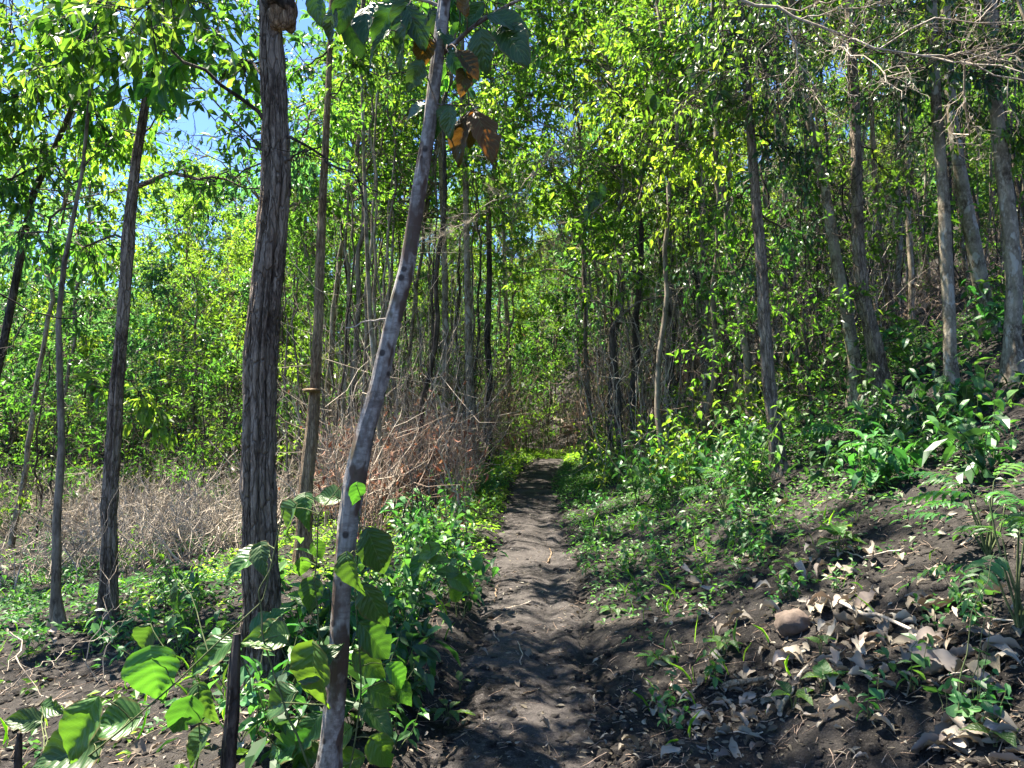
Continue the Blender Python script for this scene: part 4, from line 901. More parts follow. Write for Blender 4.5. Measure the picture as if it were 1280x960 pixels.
def clods():
    rr = rg(501); ico = np.array([[0, 0, 1], [.89, 0, .45], [.28, .85, .45], [-.72, .53, .45], [-.72, -.53, .45], [.28, -.85, .45], [.72, .53, -.45], [-.28, .85, -.45], [-.89, 0, -.45], [-.28, -.85, -.45], [.72, -.53, -.45], [0, 0, -1]])
    fc = np.array([[0, 1, 2], [0, 2, 3], [0, 3, 4], [0, 4, 5], [0, 5, 1], [1, 6, 2], [2, 7, 3], [3, 8, 4], [4, 9, 5], [5, 10, 1], [2, 6, 7], [3, 7, 8], [4, 8, 9], [5, 9, 10], [1, 10, 6]])
    n = 7000; y = 1.6*np.exp(rr.uniform(0, 1, n)*math.log(9/1.6)); x = y*rr.uniform(-.75, .75, n); s = np.abs(x-path_x(y))
    k = rr.uniform(0, 1, n) < np.where(s < .3, .7, 1); x, y = x[k], y[k]; n = len(x); r0 = np.clip(rr.gamma(2, .006, n), .004, .035)
    V = ico[None]*r0[:, None, None]*rr.uniform(.6, 1.3, (n, 12, 1))*np.array([1, 1, .65]); V = V+np.stack([x, y, H(x, y)+r0*.15], -1)[:, None]
    f = (fc[None]+(np.arange(n)*12)[:, None, None]).reshape(-1, 3); mb = MB(); mb.add(V.reshape(-1, 3), f, .5, 0, True)
    tag(mb.build('soil_crumbs', M['soil']), 'loose crumbs and clods of dark soil', None, None, 'stuff')
clods()

def strip_leaf(rr, L, W, curl, twist):
    """long dry curled leaf, 2 x 9 grid with a crease"""
    n = 10; t = np.linspace(0, 1, n); a = curl*(t-.3); x = np.cumsum(np.cos(a))*L/n; z = np.cumsum(np.sin(a))*L/n
    wz = W*np.sin(np.pi*np.clip(t*.93+.04, 0, 1))**.7*(1+.25*rr.normal(0, 1, n)*.5); V = []
    for i in range(n):
        tw = twist*t[i]
        for s in (-1, -.4, .3, 1):
            yy = s*wz[i]/2; zz = .5*abs(s)*wz[i]+rr.normal(0, .07)*W
            V.append((x[i]-L*.5, yy*math.cos(tw)-zz*math.sin(tw), z[i]+yy*math.sin(tw)+zz*math.cos(tw)))
    V = np.array(V); V[:, 2] -= V[:, 2].min(); f = [[i*4+k, i*4+k+1, i*4+k+5, i*4+k+4] for i in range(n-1) for k in range(3)]
    return V, f
rd = rg(600); SL = []
for k in range(12):
    mb = MB(); v, f = strip_leaf(rd, 1, rd.uniform(.26, .5), rd.uniform(-1.9, 2.5), rd.uniform(-1.8, 1.8)); mb.add(v, f, rd.uniform(.3, 1)); SL.append(mb.mesh('dry_leaf', M['leaf_dry']))
def dry_leaf(px, py, L, label, grp, dz=.0):
    p = hit(px, py); o = obj('dry_leaf', SL[int(rd.integers(12))], None, (p[0], p[1], p[2]+dz)); o.scale = (L, L, L)
    o.rotation_euler = (rd.normal(0, .25), rd.normal(0, .25)-.25, rd.uniform(0, 6.28)); return tag(o, label, 'dry leaf', grp)
for _ in range(85):
    px = rd.normal(1010, 75); py = rd.normal(755, 50)
    dry_leaf(px, py, rd.uniform(.06, .18), 'pale curled dry leaf heaped around the brown stone', 'pale dry leaves around the brown stone', rd.uniform(0, .02))
for _ in range(60):
    px = rd.normal(1120, 80); py = rd.normal(820, 45)
    dry_leaf(px, py, rd.uniform(.06, .17), 'curled dry leaf on the slope right of the brown stone', 'dry leaves right of the brown stone', .005)
for _ in range(60):
    dry_leaf(rd.normal(910, 50), rd.normal(890, 30), rd.uniform(.05, .11), 'reddish tan dry leaf in the sunlit litter below the brown stone', 'dry leaves below the brown stone', .005)
for _ in range(70):
    dry_leaf(rd.uniform(760, 1280), rd.uniform(640, 955), rd.uniform(.06, .15), 'dry leaf lying alone on the dark soil of the right slope', 'lone dry leaves on the right slope', .005)
for _ in range(50):
    dry_leaf(rd.uniform(0, 420), rd.uniform(790, 955), rd.uniform(.05, .12), 'dry leaf on the brown ground under the thick tree and vine', 'dry leaves under the vine', .005)
for _ in range(26):
    dry_leaf(rd.uniform(520, 760), rd.uniform(600, 955), rd.uniform(.04, .09), 'small dry leaf trodden into the dirt of the trail', 'dry leaves on the trail', .003)
for _ in range(25):
    dry_leaf(rd.uniform(1150, 1280), rd.uniform(925, 960), rd.uniform(.08, .16), 'dry leaf in the bright patch of litter at the bottom right corner', 'dry leaves in the bottom right corner', .01)

def stone(px, py, r, label, seed):
    rr = rg(seed); p = hit(px, py); u = np.linspace(0, np.pi, 18); v_ = np.linspace(0, 2*np.pi, 28, endpoint=False); U, V = np.meshgrid(u, v_, indexing='ij')
    D = np.stack([np.sin(U)*np.cos(V), np.sin(U)*np.sin(V), np.cos(U)], -1).reshape(-1, 3); k = 1+1.0*fbm(D*1.4+seed, 2)+.3*fbm(D*4+seed, 3)
    P = D*k[:, None]*np.array([1, .85, .72])*r; f = [[i*28+j, i*28+(j+1) % 28, (i+1)*28+(j+1) % 28, (i+1)*28+j] for i in range(17) for j in range(28)]
    mb = MB(); mb.add(P, f); o = mb.build('stone', M['stone'], None, (p[0], p[1], p[2]+r*.35)); tag(o, label, 'stone')
stone(992, 790, .095, 'round brown stone half wrapped in pale dry leaves', 3)

def log(name, label, a, b, w, mat='bark_brown', cat='log', seed=0, group=None, lift=.03):
    A, B = hit(*a), hit(*b); rr = rg(seed+900); A[2] += lift; B[2] += lift; n = 40
    P = curve([A], [B], 9, .05, rr)[0]; root = A
    r0 = w/2/F_PX*A[1]; r1 = r0*.6
    P[:, 2] = np.maximum(P[:, 2], H(P[:, 0], P[:, 1])+r1*.4)
    v, q, _ = bark_tube(P-A, np.linspace(r0, r1, 9), 14, n, .1, 5, .12, seed)
    mb = MB(); mb.add(v, q)
    for s0 in (0, len(v)-14): mb.add(np.vstack([v[s0:s0+14], v[s0:s0+14].mean(0)]), [[i, (i+1) % 14, 14] for i in range(14)])
    o = mb.build(name, M[mat], None, A); return tag(o, label, cat, group)
log('fallen_log', 'curved tan log lying behind the mossy grey tree up the slope', (1000, 411), (1052, 425), 11, 'bark_orange', seed=1, lift=.1)
log('fallen_log', 'thick pale fallen log left of the pale scaly leaning tree', (1118, 412), (1165, 384), 14, 'bark_orange', seed=2, lift=.1)
log('fallen_branch', 'thin fallen branch crossing in front of the straight lichen-grey tree', (1130, 395), (1205, 382), 6, 'bark_orange', 'branch', 3, lift=.15)
log('fallen_log', 'dark horizontal log beyond the crooked grey tree at the left edge', (-15, 716), (56, 714), 8, 'bark_brown', seed=4)
log('fallen_branch', 'charred branch lying on the slope beside the tree at the right edge', (1130, 470), (1230, 425), 6, 'bark_dark', 'branch', 5)
log('stick', 'long thin stick lying from the pale dry leaves down the slope', (1045, 762), (1168, 802), 5, 'twig_pale', 'stick', 6, lift=.04)
log('stick', 'short thick stick at the bottom right of the litter', (905, 868), (960, 858), 9, 'bark_orange', 'stick', 7)
log('stick', 'pale twig across the trail edge near its far bend', (690, 530), (748, 548), 5, 'twig_pale', 'stick', 8, lift=.25)
log('stick', 'grey stick pointing at the bottom edge below the stone', (975, 905), (1010, 840), 6, 'twig_pale', 'stick', 9)
for k in range(46):
    a = (rd.uniform(560, 1270), rd.uniform(680, 950)); an = rd.uniform(0, 6.28); l = rd.uniform(15, 60)
    log('twig', 'small dead twig lying on the soil of the path or slope', a, (a[0]+math.cos(an)*l, a[1]+math.sin(an)*l*.5), rd.uniform(1.5, 3.5), ['twig_pale', 'bark_dark', 'bark_orange'][k % 3], 'twig', 20+k, 'small twigs on the soil', .012)

# broken stump-post in the foreground
root = hero('post', 'broken_post', 'broken dark upright stick poking up through the heart-shaped leaves', [(284, 1012, 24), (286, 940, 22), (291, 880, 20), (293, 830, 17), (296, 792, 11)],
            M['bark_dark'], d=2.35, sides=32, rings=120, flute=.1, rough=.16, cat='stump')
hero('stub', 'broken_post', 'short charred stub beside the bright leaves in the bottom left corner', [(22, 975, 12), (23, 935, 11), (25, 915, 8)], M['bark_dark'], d=2.9, sides=16, rings=40, rough=.15, cat='stump')
hero('stub2', 'broken_post', 'thin black stub on the sunlit ground left of the thick tree', [(245, 745, 5), (246, 725, 5), (246, 716, 4)], M['bark_dark'], d=6.5, sides=10, rings=20, cat='stump')

# ------------------------------------------------------------------ big individual leaves
def big_leaf_mesh(name, kind, mat, seed, nu=25, nv=17):
    rr = rg(seed); u = np.linspace(0, 1, nu); v = np.linspace(-1, 1, nv); U, V = np.meshgrid(u, v, indexing='ij')
    if kind == 'heart': w = .45*np.sin(np.pi*np.clip(U**.5, 0, 1))**1.1; back = -.14*np.abs(V)**1.0*(1-U)**5*1.2
    elif kind == 'ovate': w = .30*np.sin(np.pi*U**.8)**.85; back = 0*U
    else: w = .22*np.sin(np.pi*U**.85)**.8; back = 0*U
    w = w*(1+.05*np.sin(U*22+seed)) + .004
    if seed % 3 == 0: w = w*(1-.35*np.exp(-((U-.55)/.05)**2)*(V > 0)*1.0)      # a bitten margin
    X = U+back; Y = V*w
    Z = .16*np.abs(V)*w*2 - .30*U**2 + .012*np.sin(U*40-np.abs(V)*6) + .03*np.sin(U*7+V*3+seed)
    P = np.stack([X, Y, Z], -1).reshape(-1, 3); i = np.arange(nu-1)[:, None]*nv+np.arange(nv-1)[None]
    q = np.stack([i, i+nv, i+nv+1, i+1], -1).reshape(-1, 4)
    hole = fbm(P[q[:, 0]]*np.array([9., 9., 0])+seed*7.7+len(kind), 2) > (.27 if seed else .34)       # insect holes
    mb = MB(); mb.add(P, q[~hole], .5); me = mb.mesh(name, mat)
    uv = me.uv_layers.new(name='uv'); li = np.zeros(len(me.loops), np.int32); me.loops.foreach_get('vertex_index', li)
    uvs = np.stack([U.ravel(), V.ravel()*.5+.5], -1)[li]; uv.data.foreach_set('uv', uvs.astype(np.float32).ravel()); return me
BL = {(k, m): [big_leaf_mesh('leaf', k, M[m], s) for s in range(3)] for k in ('heart', 'ovate', 'narrow') for m in ('leaf_vine', 'leaf_broad', 'leaf_rust')}
rv = rg(700)
RIGHT = np.array([1., 0, 0]); UPV = np.array([0, -sp, cp]); FWD = np.array([0, cp, sp])
def big_leaf(root, px, py, L, ang, d, kind='heart', mat='leaf_vine', face=None, name='leaf', wide=1.0):
    """leaf centred on a pixel, L pixels long, tip pointing along ang (0 right, 90 up, -90 down)"""
    a = R_(ang); o = np.array(root.location)
    D = unit(RIGHT*math.cos(a)+UPV*math.sin(a)+FWD*rv.normal(-.1, .25))
    n0 = np.array(face) if face is not None else np.array([rv.normal(0, .35), -.75, .55+rv.normal(0, .2)])
    S = unit(np.cross(n0, D)); N = np.cross(D, S); Lm = L/F_PX*d*.95
    base = at(px, py, d) - D*Lm*.48
    m = Matrix(((D[0]*Lm, S[0]*Lm*wide, N[0]*Lm, base[0]-o[0]), (D[1]*Lm, S[1]*Lm*wide, N[1]*Lm, base[1]-o[1]), (D[2]*Lm, S[2]*Lm*wide, N[2]*Lm, base[2]-o[2]), (0, 0, 0, 1)))
    ob = obj(name, BL[(kind, mat)][int(rv.integers(3))], root); ob.matrix_local = m
    return base
def vine(label, stems, lvs, d, base_px, r=.0035, cat='vine', name='vine', smat='stem_green'):
    p = at(*base_px, d); root = empty(name, (p[0], p[1], H1(p[0], p[1]))); o = np.array(root.location)
    mb = MB(); SP = []
    for st in stems:
        P = np.array([at(x, y, d+(dd[0] if dd else 0)) for x, y, *dd in st]); s = np.arange(len(P)); t = np.linspace(0, len(P)-1, len(P)*6)
        Q = np.stack([np.interp(t, s, P[:, k]) for k in range(3)], -1); Q[1:-1] = (Q[:-2]+Q[1:-1]*2+Q[2:])/4; Q = Q + fbm(Q*6, 2)[:, None]*.03; SP.append(Q)
        v, q, _ = tubes(Q-o, np.linspace(r, r*.6, len(Q))[None], 6); mb.add(v, q)
    SPa = np.concatenate(SP)
    for (px, py, L, ang, dd, kind, wide) in lvs:
        b = big_leaf(root, px, py, L, ang, d+dd, kind, wide=wide)
        j = np.argmin(np.linalg.norm(SPa-b, axis=1)); c = curve([SPa[j]], [b], 6, .06, rv, sag=-.1); v, q, _ = tubes(c-o, np.linspace(r*.6, r*.4, 6)[None], 5); mb.add(v, q)
    mb.build('stem', M[smat], root); return tag(root, label, cat)
H_ = 'heart'
vine('climbing plant with heart-shaped leaves spread over the bottom left, growing past the broken stick',
     [[(395, 1000), (330, 800), (322, 740), (345, 700)], [(60, 985), (130, 930), (215, 858), (275, 800), (330, 750), (352, 640)], [(240, 1000), (250, 930), (245, 860)]],
     [(193, 850, 68, -80, 0, H_, 1.15), (98, 912, 92, -118, -.1, 'ovate', 1.0), (135, 905, 66, -170, .05, H_, .9), (72, 945, 88, -165, 0, H_, .95), (226, 902, 62, -115, -.05, H_, .8), (257, 884, 52, -65, .0, H_, .8),
      (262, 818, 78, -150, .1, 'ovate', .9), (180, 800, 52, -115, .1, 'ovate', 1.1), (218, 745, 44, -95, .2, 'ovate', 1.0), (300, 705, 55, -150, .1, H_, .85), (327, 702, 44, -75, .05, H_, .8),
      (326, 797, 56, 180, 0, H_, .85), (338, 772, 50, 45, .05, H_, .8), (240, 945, 66, -125, 0, H_, .8), (30, 900, 50, 170, .3, 'ovate', 1.), (60, 885, 44, 10, .4, 'ovate', 1.)],
     2.35, (240, 1000))
vine('climbing plant with bright heart-shaped leaves twined round the foot of the blotched leaning trunk',
     [[(430, 1000), (415, 880), (400, 800), (392, 720), (400, 640), (432, 600)], [(430, 1000), (455, 860), (445, 740), (452, 660), (448, 610)], [(415, 880), (350, 880)]],
     [(393, 852, 82, -88, -.15, H_, 1.0), (400, 822, 60, 40, -.1, H_, .9), (345, 878, 78, -150, .1, 'ovate', .9), (358, 655, 56, -120, .05, H_, .9), (380, 640, 44, -85, .1, H_, .9),
      (405, 620, 42, 175, .1, H_, .8), (399, 690, 26, -70, .2, H_, .9), (377, 712, 28, -95, .05, H_, .9), (388, 748, 44, -95, 0, H_, .8), (372, 745, 30, 160, .1, H_, .8), (440, 722, 54, -75, -.15, H_, .8), 
      (470, 688, 66, -65, -.05, 'ovate', 1.2), (466, 757, 62, -65, -.05, 'ovate', 1.1), (445, 620, 30, -95, -.15, H_, .9), (470, 800, 72, -50, 0, 'ovate', 1.0), (498, 845, 50, -50, .1, 'ovate', 1.), (460, 830, 54, -40, .1, 'ovate', 1.),
      (480, 870, 50, -30, .1, 'ovate', 1.1), (505, 870, 40, -60, .15, H_, .8), (480, 945, 52, -60, .05, H_, .8), (470, 895, 56, -20, .1, 'ovate', 1.), (415, 930, 50, -140, .2, H_, .8),
      (385, 915, 60, -130, .2, 'ovate', 1.0), (355, 935, 62, -160, .25, 'ovate', 1.), (430, 955, 60, 200, .2, 'ovate', 1.), (378, 955, 50, -100, .25, H_, .8)],
     2.7, (430, 1000))
vine('low plant with slim green leaves reaching over the trail edge', [[(520, 760), (545, 700), (590, 712)], [(520, 760), (540, 690), (530, 660)]],
     [(597, 703, 22, 90, 0, 'ovate', 1.3), (575, 728, 44, -30, 0, 'ovate', .8), (560, 715, 32, 175, 0, 'ovate', .9), (535, 690, 40, -150, 0, 'ovate', .9), (548, 700, 30, 20, 0, 'ovate', .9), (520, 710, 44, -120, .1, 'ovate', .9), (570, 745, 30, -60, .1, 'ovate', .9)],
     4.2, (520, 775), .003, 'plant', 'plant')

# drooping big leaves of the blotched trunk, above the trail
sroot = HERO['spot'][0]; so = np.array(sroot.location); sd_ = HERO['spot'][2]
tip_leaves = [(573, 172, 66, -112, 'rust'), (606, 162, 78, -62, 'rust'), (515, 140, 50, -165, 'broad'), (548, 150, 50, -125, 'broad'), (560, 150, 44, -100, 'broad'), (588, 158, 50, -100, 'rust'),
              (640, 48, 78, -62, 'broad'), (602, 60, 58, -85, 'broad'), (592, 18, 44, -130, 'broad'), (636, 24, 64, -12, 'broad'), (580, 2, 40, 100, 'rust'), (580, 98, 42, -88, 'rust'), (570, 80, 44, -60, 'broad'),
              (585, 75, 50, -45, 'rust'), (545, 30, 52, -70, 'broad'), (520, 92, 46, -110, 'broad'), (500, 50, 70, -120, 'broad'), (480, 22, 70, -130, 'broad'), (455, 20, 72, -100, 'broad'), (430, 10, 60, -110, 'broad'),
              (395, 8, 50, -80, 'broad'), (412, 30, 46, -120, 'broad'), (505, 20, 66, -95, 'broad'), (530, 62, 40, -100, 'rust'), (470, 55, 56, -140, 'broad'), (560, 50, 44, -50, 'broad'), (442, 45, 50, -60, 'broad'), (520, 30, 60, -60, 'broad')]
br = MB()
node = [on('spot', 128), on('spot', 60), on('spot', 20), at(660, -15, 2.9)]
for (a, b, r0) in ((on('spot', 75), at(668, -10, 2.75), .010), (on('spot', 10), at(400, -20, 2.7), .007), (on('spot', 130), at(600, 135, 2.65), .004), (on('spot', 128), at(505, 128, 2.8), .003)):
    c = curve([a], [b], 10, .05, rv, sag=-.04); v, q, _ = tubes(c-so, np.linspace(r0, r0*.5, 10)[None], 7); br.add(v, q); node += list(c[0])
nodes = np.array(node)
for (px, py, L, ang, m) in tip_leaves:
    b = big_leaf(sroot, px, py, L, ang, sd_+rv.normal(-.08, .08), 'narrow' if L > 40 else 'ovate', 'leaf_'+m, name='leaf', wide=rv.uniform(1.2, 1.5))
    j = np.argmin(np.linalg.norm(nodes-b, axis=1)); c = curve([nodes[j]], [b], 5, .05, rv, sag=-.1); v, q, _ = tubes(c-so, np.linspace(.003, .002, 5)[None], 5); br.add(v, q)
br.build('branch', M['bark_spot'], sroot)
# dark hanging leaves in front of the right trees
rroot = HERO['r9'][0]
for (px, py, L, ang) in ((893, 125, 34, -95), (908, 118, 28, -20), (885, 100, 26, -120), (865, 90, 24, -100), (818, 130, 26, -90), (812, 120, 24, -60), (742, 250, 32, -100), (752, 240, 28, -80), (735, 262, 26, -120), (875, 60, 24, -90)):
    big_leaf(rroot, px, py, L, ang, 6.6, 'ovate', 'leaf_broad')
# broken burl at the top of the thick tree, shelf of debris on the slim one
def lump(key, px, py, rx, rz, mat, name, dd=-.1, seed=1):
    root = HERO[key][0]; o = np.array(root.location); c = at(px, py, HERO[key][2]+dd)-o; u = np.linspace(0, np.pi, 16); v_ = np.linspace(0, 2*np.pi, 24, endpoint=False); U, V = np.meshgrid(u, v_, indexing='ij')
    D = np.stack([np.sin(U)*np.cos(V), np.sin(U)*np.sin(V), np.cos(U)], -1).reshape(-1, 3); P = c+D*(1+1.0*fbm(D*2+seed, 3))[:, None]*np.array([rx, rx, rz])
    mb = MB(); mb.add(P, [[i*24+j, i*24+(j+1) % 24, (i+1)*24+(j+1) % 24, (i+1)*24+j] for i in range(15) for j in range(24)]); mb.build(name, mat, root)
lump('main', 354, 18, .085, .11, M['bark_orange'], 'burl', -.03, 4)
lump('main', 348, 2, .09, .07, M['bark_dark'], 'burl', -.06, 9)
lump('mid6', 390, 488, .10, .018, M['bark_orange'], 'bracket_fungus', -.12, 2)

# ------------------------------------------------------------------ particular small plants on the right slope
def leafplant(label, px, py, lv, h=.12, kind='ovate', mat='leaf_vine', name='plant', cat='plant'):
    p = hit(px, py); root = empty(name, p); mb = MB()
    for k, (ang, el, L) in enumerate(lv):
        a = R_(ang); D = unit(np.array([math.cos(a), math.sin(a), math.tan(R_(el))])); st = np.array([0, 0, h*(.5+.5*k/len(lv))])
        b = st + D*L*.25; c = curve([[0, 0, -.02]], [b], 5, .05, rv, sag=-.1); v, q, _ = tubes(c, np.linspace(.003, .0015, 5)[None], 5); mb.add(v, q)
        S = unit(np.cross([0, 0, 1.], D)); N = np.cross(D, S)
        ob = obj('leaf', BL[(kind, mat)][k % 3], root); ob.matrix_local = Matrix(((D[0]*L, S[0]*L, N[0]*L, b[0]), (D[1]*L, S[1]*L, N[1]*L, b[1]), (D[2]*L, S[2]*L, N[2]*L, b[2]), (0, 0, 0, 1)))
    mb.build('stem', M['stem_green'], root); return tag(root, label, cat)
leafplant('seedling with a rosette of rounded leaves on bare soil above the brown stone', 1048, 700, [(200, 5, .13), (-30, 5, .13), (90, 20, .12), (-80, 10, .11), (140, 10, .12), (30, 15, .11), (260, -10, .1)], .20, 'heart')
leafplant('small bright seedling on the dark slope above the pale leaf heap', 988, 716, [(180, 15, .09), (0, 15, .09), (90, 20, .08), (-90, 5, .09), (45, 20, .07)], .10)
leafplant('two-leaved sprout left of the path foot in the litter', 575, 862, [(100, 45, .07), (-20, 20, .05)], .06)
leafplant('small plant with slim leaves in the bright soil left of the trail', 560, 905, [(0, 10, .10), (180, 5, .11), (60, 20, .08), (-60, 5, .09), (120, 20, .08), (-120, 0, .09)], .07, 'narrow')
leafplant('little sprout between the brown stone and the lobed creeper', 1028, 870, [(60, 50, .09), (180, 10, .07), (0, 10, .07)], .09, 'heart')
leafplant('tiny round-leaved sprout at the foot of the brown stone', 1026, 830, [(120, 20, .07), (10, 10, .07), (-90, 0, .06)], .12, 'heart')
leafplant('dark-leaved rosette beside the trail under the right bank', 765, 768, [(0, 10, .09), (72, 15, .08), (144, 10, .09), (216, 5, .09), (288, 0, .09)], .04)
leafplant('low plant with toothed leaves near the bottom of the trail right side', 820, 835, [(0, 20, .10), (60, 25, .09), (120, 20, .09), (180, 15, .09), (240, 5, .1), (300, 5, .1)], .06, 'narrow')
leafplant('seedling cluster on the soil left of the brown stone', 905, 820, [(0, 20, .08), (60, 25, .08), (120, 20, .09), (180, 15, .08), (240, 5, .08), (300, 5, .08), (20, 50, .06)], .08)
leafplant('blue-green sprout in the litter below the brown stone', 992, 890, [(20, 30, .09), (110, 35, .09), (200, 20, .09), (290, 10, .09)], .07, 'ovate', 'leaf_vine')
leafplant('seedling with broad leaves by the bright litter, bottom right', 1245, 945, [(20, 20, .09), (160, 15, .08), (270, 10, .08)], .05, 'heart')

# lobed creeper leaves bottom right
def lobed(seed):
    n = 5; ang = []; th = np.linspace(-2.4, 2.4, 61); rr_ = .55+.45*np.abs(np.cos(th*n/2*.83+.0))**.8; P = [np.zeros(3)]
    for t, q in zip(th, rr_): P.append(np.array([q*math.cos(t), q*math.sin(t), -.12*q*q+.03*math.sin(t*6+seed)]))
    f = [[0, i, i+1] for i in range(1, 61)]; mb = MB(); mb.add(np.array(P), f, .6); me = mb.mesh('leaf', M['leaf_herb']); return me
LB = [lobed(s) for s in range(3)]
cr = hit(1190, 925); croot = empty('creeper', cr); mb = MB(); last = np.zeros(3)
for k, (px, py, w) in enumerate(((1172, 880, 34), (1222, 852, 26), (1222, 866, 28), (1195, 905, 36), (1240, 900, 36), (1212, 870, 20), (1182, 876, 22), (1210, 915, 24), (1232, 770, 20), (1225, 812, 20), (1242, 740, 18))):
    q_ = hit(px, py) if k < 8 else at(px, py, cr[1]+.05); q_[2] += .05 if k < 8 else 0; c = q_-cr
    L = w/F_PX*cr[1]*.62; ob = obj('leaf', LB[k % 3], croot, c); ob.scale = (L, L, L); ob.rotation_euler = (rv.normal(.25, .2), rv.normal(0, .2), rv.uniform(0, 6.28))
    cc = curve([[c[0]*.5, c[1]*.5, -.01]], [c], 5, .08, rv, sag=-.1); v, q, _ = tubes(cc, np.full((1, 5), .0016), 4); mb.add(v, q)
tt = at(1243, 690, cr[1]+.05)-cr; cc = curve([[.02, 0, 0]], [tt], 12, .05, rv); v, q, _ = tubes(cc, np.linspace(.003, .0015, 12)[None], 5); mb.add(v, q)
mb.build('stem', M['stem_green'], croot); tag(croot, 'creeper with five-lobed leaves and a thin upright stem at the bottom right', 'plant')

# pinnate shrub on the right edge
def frond(seed, L=.5, n=9, ll=.13):
    rr = rg(seed); t = np.linspace(0, 1, 12); P = np.stack([t*L, t*0, .18*L*np.sin(t*2.2)-.25*L*t**2], -1); mb = MB(); v, q, _ = tubes(P, np.linspace(.003, .001, 12)[None], 4); mb.add(v, q, .5, 1)
    s = np.repeat(np.linspace(.22, .98, n), 2); sg = np.tile([1, -1], n); B = np.stack([np.interp(s, t, P[:, k]) for k in range(3)], -1)
    D = unit(np.stack([.55+0*s, sg*1.0, -.15+rr.normal(0, .1, 2*n)], -1)); N = unit(rr.normal(0, .15, (2*n, 3))+np.array([0, 0, 1.]))
    leaves(mb, B, D, N, ll*np.sin(np.pi*(s*.75+.15))*rr.uniform(.85, 1.1, 2*n), .36, rr.uniform(.2, .9, 2*n), LT4, 0, .15); leaves(mb, P[-1:], np.array([[1., 0, -.3]]), np.array([[0, 0, 1.]]), ll*.8, .36, .6, LT4, 0, .15)
    return mb.mesh('frond', [M['leaf_herb'], M['stem_green']])
FR = [frond(s) for s in range(4)]
def pinnate(label, px, py, n, sc, rr, d=None, h=.55):
    p = hit(px, py); root = empty('shrub', p); mb = MB()
    for k in range(n):
        az = k*GOLD+rr.uniform(-.4, .4); z = h*(.35+.65*k/n)*rr.uniform(.9, 1.1); b = np.array([math.cos(az)*.08, math.sin(az)*.08, z]); c = curve([[0, 0, 0]], [b], 5, .05, rr); v, q, _ = tubes(c, np.linspace(.006, .003, 5)[None], 5); mb.add(v, q)
        o = obj('frond', FR[k % 4], root, b); o.rotation_euler = (rr.normal(0, .2), rr.normal(-.1, .2), az); o.scale = (sc,)*3
    mb.build('stem', M['stem_green'], root); return tag(root, label, 'shrub')
pinnate('feathery-leaved shrub leaning into the picture from the right edge', 1275, 800, 11, .62, rg(801))
pinnate('upper feathery-leaved shrub beside the right edge, behind the first one', 1235, 700, 10, .6, rg(802), h=.4)
pinnate('low feathery plant among the roots on the shaded slope', 1100, 600, 8, .6, rg(803), h=.3)
pinnate('feathery plant at the foot of the straight brown tree', 905, 640, 9, .7, rg(804), h=.35)
pinnate('flat spreading feathery plant on the shaded slope below the broad trunk', 1065, 560, 9, .9, rg(805), h=.22)

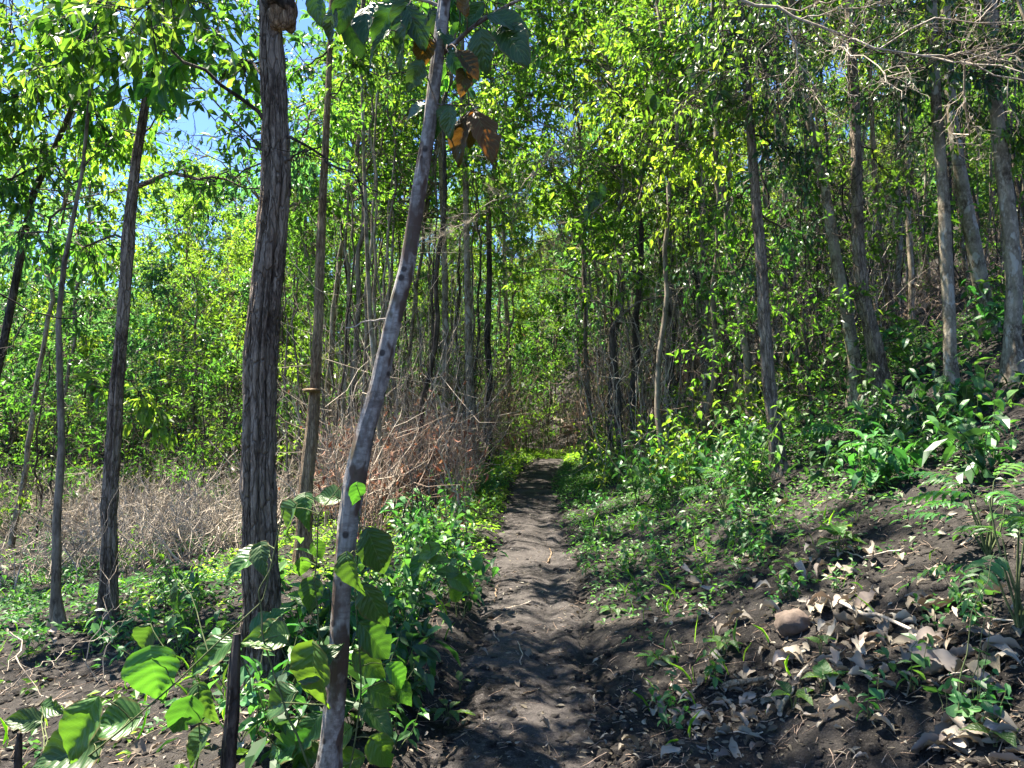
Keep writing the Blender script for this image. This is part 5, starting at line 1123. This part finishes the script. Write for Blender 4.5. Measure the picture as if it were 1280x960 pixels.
# ------------------------------------------------------------------ labels that single each repeated thing out, by its neighbours and its distance
LAND = [('left4', 'the slanting dark tree'), ('left3', 'the crooked grey tree'), ('left2', 'the split brown tree'), ('main', 'the thick cracked trunk'), ('mid6', 'the slim orange-brown tree'),
        ('spot', 'the blotched leaning trunk'), ('mid8', 'the paired pale trunks'), (None, 'the far end of the trail'), ('r19', 'the slender dark tree'), ('r16', 'the pale tan trunk'), ('r9', 'the straight brown tree'),
        ('r10', 'the mossy grey tree'), ('r15', 'the thin tan tree'), ('r12', 'the lichen-grey tree'), ('r13', 'the pale scaly tree'), ('r14', 'the right edge tree')]
ORD = 'nearest,second nearest,third nearest,fourth nearest,fifth nearest,sixth nearest,seventh nearest,eighth nearest,ninth nearest,tenth nearest,eleventh nearest,twelfth nearest,thirteenth nearest,fourteenth nearest,fifteenth nearest,sixteenth nearest,seventeenth nearest,eighteenth nearest,nineteenth nearest,twentieth nearest'.split(',')
def land_x(k, py):
    if k is None: return 690.
    P = HERO[k][1]; x, y, _ = proj(P); o = np.argsort(y); return float(np.interp(py, y[o], x[o]))
def relabel(cat, adj):
    fam = {}
    for o in SC.objects:
        if o.get('category') != cat or not o.get('group') or o.parent or o['group'] in (G_R, 'small twigs on the soil', 'burnt stalks in the reddish thicket'): continue
        px, py, dz = proj(np.array(o.location)); k, nm = min(LAND, key=lambda l: abs(land_x(l[0], min(float(py), 700))-px))
        side = 'left of' if px < land_x(k, min(float(py), 700)) else 'right of'
        fam.setdefault((adj(o), side, nm), []).append((float(dz), o))
    for (a, side, nm), L in fam.items():
        L.sort(key=lambda t: t[0])
        for i, (_, o) in enumerate(L):
            o['label'] = (ORD[i] if i < 20 else 'farther') + ' ' + a + ' ' + side + ' ' + nm
BK = {'bark_thin': 'tan-stemmed', 'bark_dark': 'dark-stemmed', 'bark_grey': 'grey-stemmed', 'bark_brown': 'brown-stemmed'}
def adj_tree(o):
    tr_ = [c for c in o.children if c.name.startswith('trunk')][0]; lf = [c for c in o.children if c.name.startswith('crown')][0].data.materials[0].name
    return BK[tr_.data.materials[0].name] + ' tree with ' + {'leaf_bright': 'yellow-green', 'leaf_mid': 'plain green', 'leaf_cool': 'cool green'}[lf] + ' leaves'
relabel('tree', adj_tree)
relabel('bush', lambda o: ('dull' if [c for c in o.children if c.name.startswith('crown')][0].data.materials[0].name == 'leaf_mid' else 'bright') + ' leafy bush')
PL = lambda o: [c for c in o.children if c.name.startswith('foliage')][0].data
relabel('plant', lambda o: {'leaf_herb': 'fresh green', 'leaf_dark': 'dark green', 'leaf_bright': 'yellow-green'}[PL(o).materials[0].name] + (' seedling' if o['group'].startswith('seedlings') else ' leafy plant'))
tri = {o.data.name: sum(len(p.vertices)-2 for p in o.data.polygons) if False else len(o.data.loops)-2*len(o.data.polygons) for o in SC.objects if o.type == 'MESH'}
print('triangles', sum(tri.values()), 'objects', len(SC.objects))
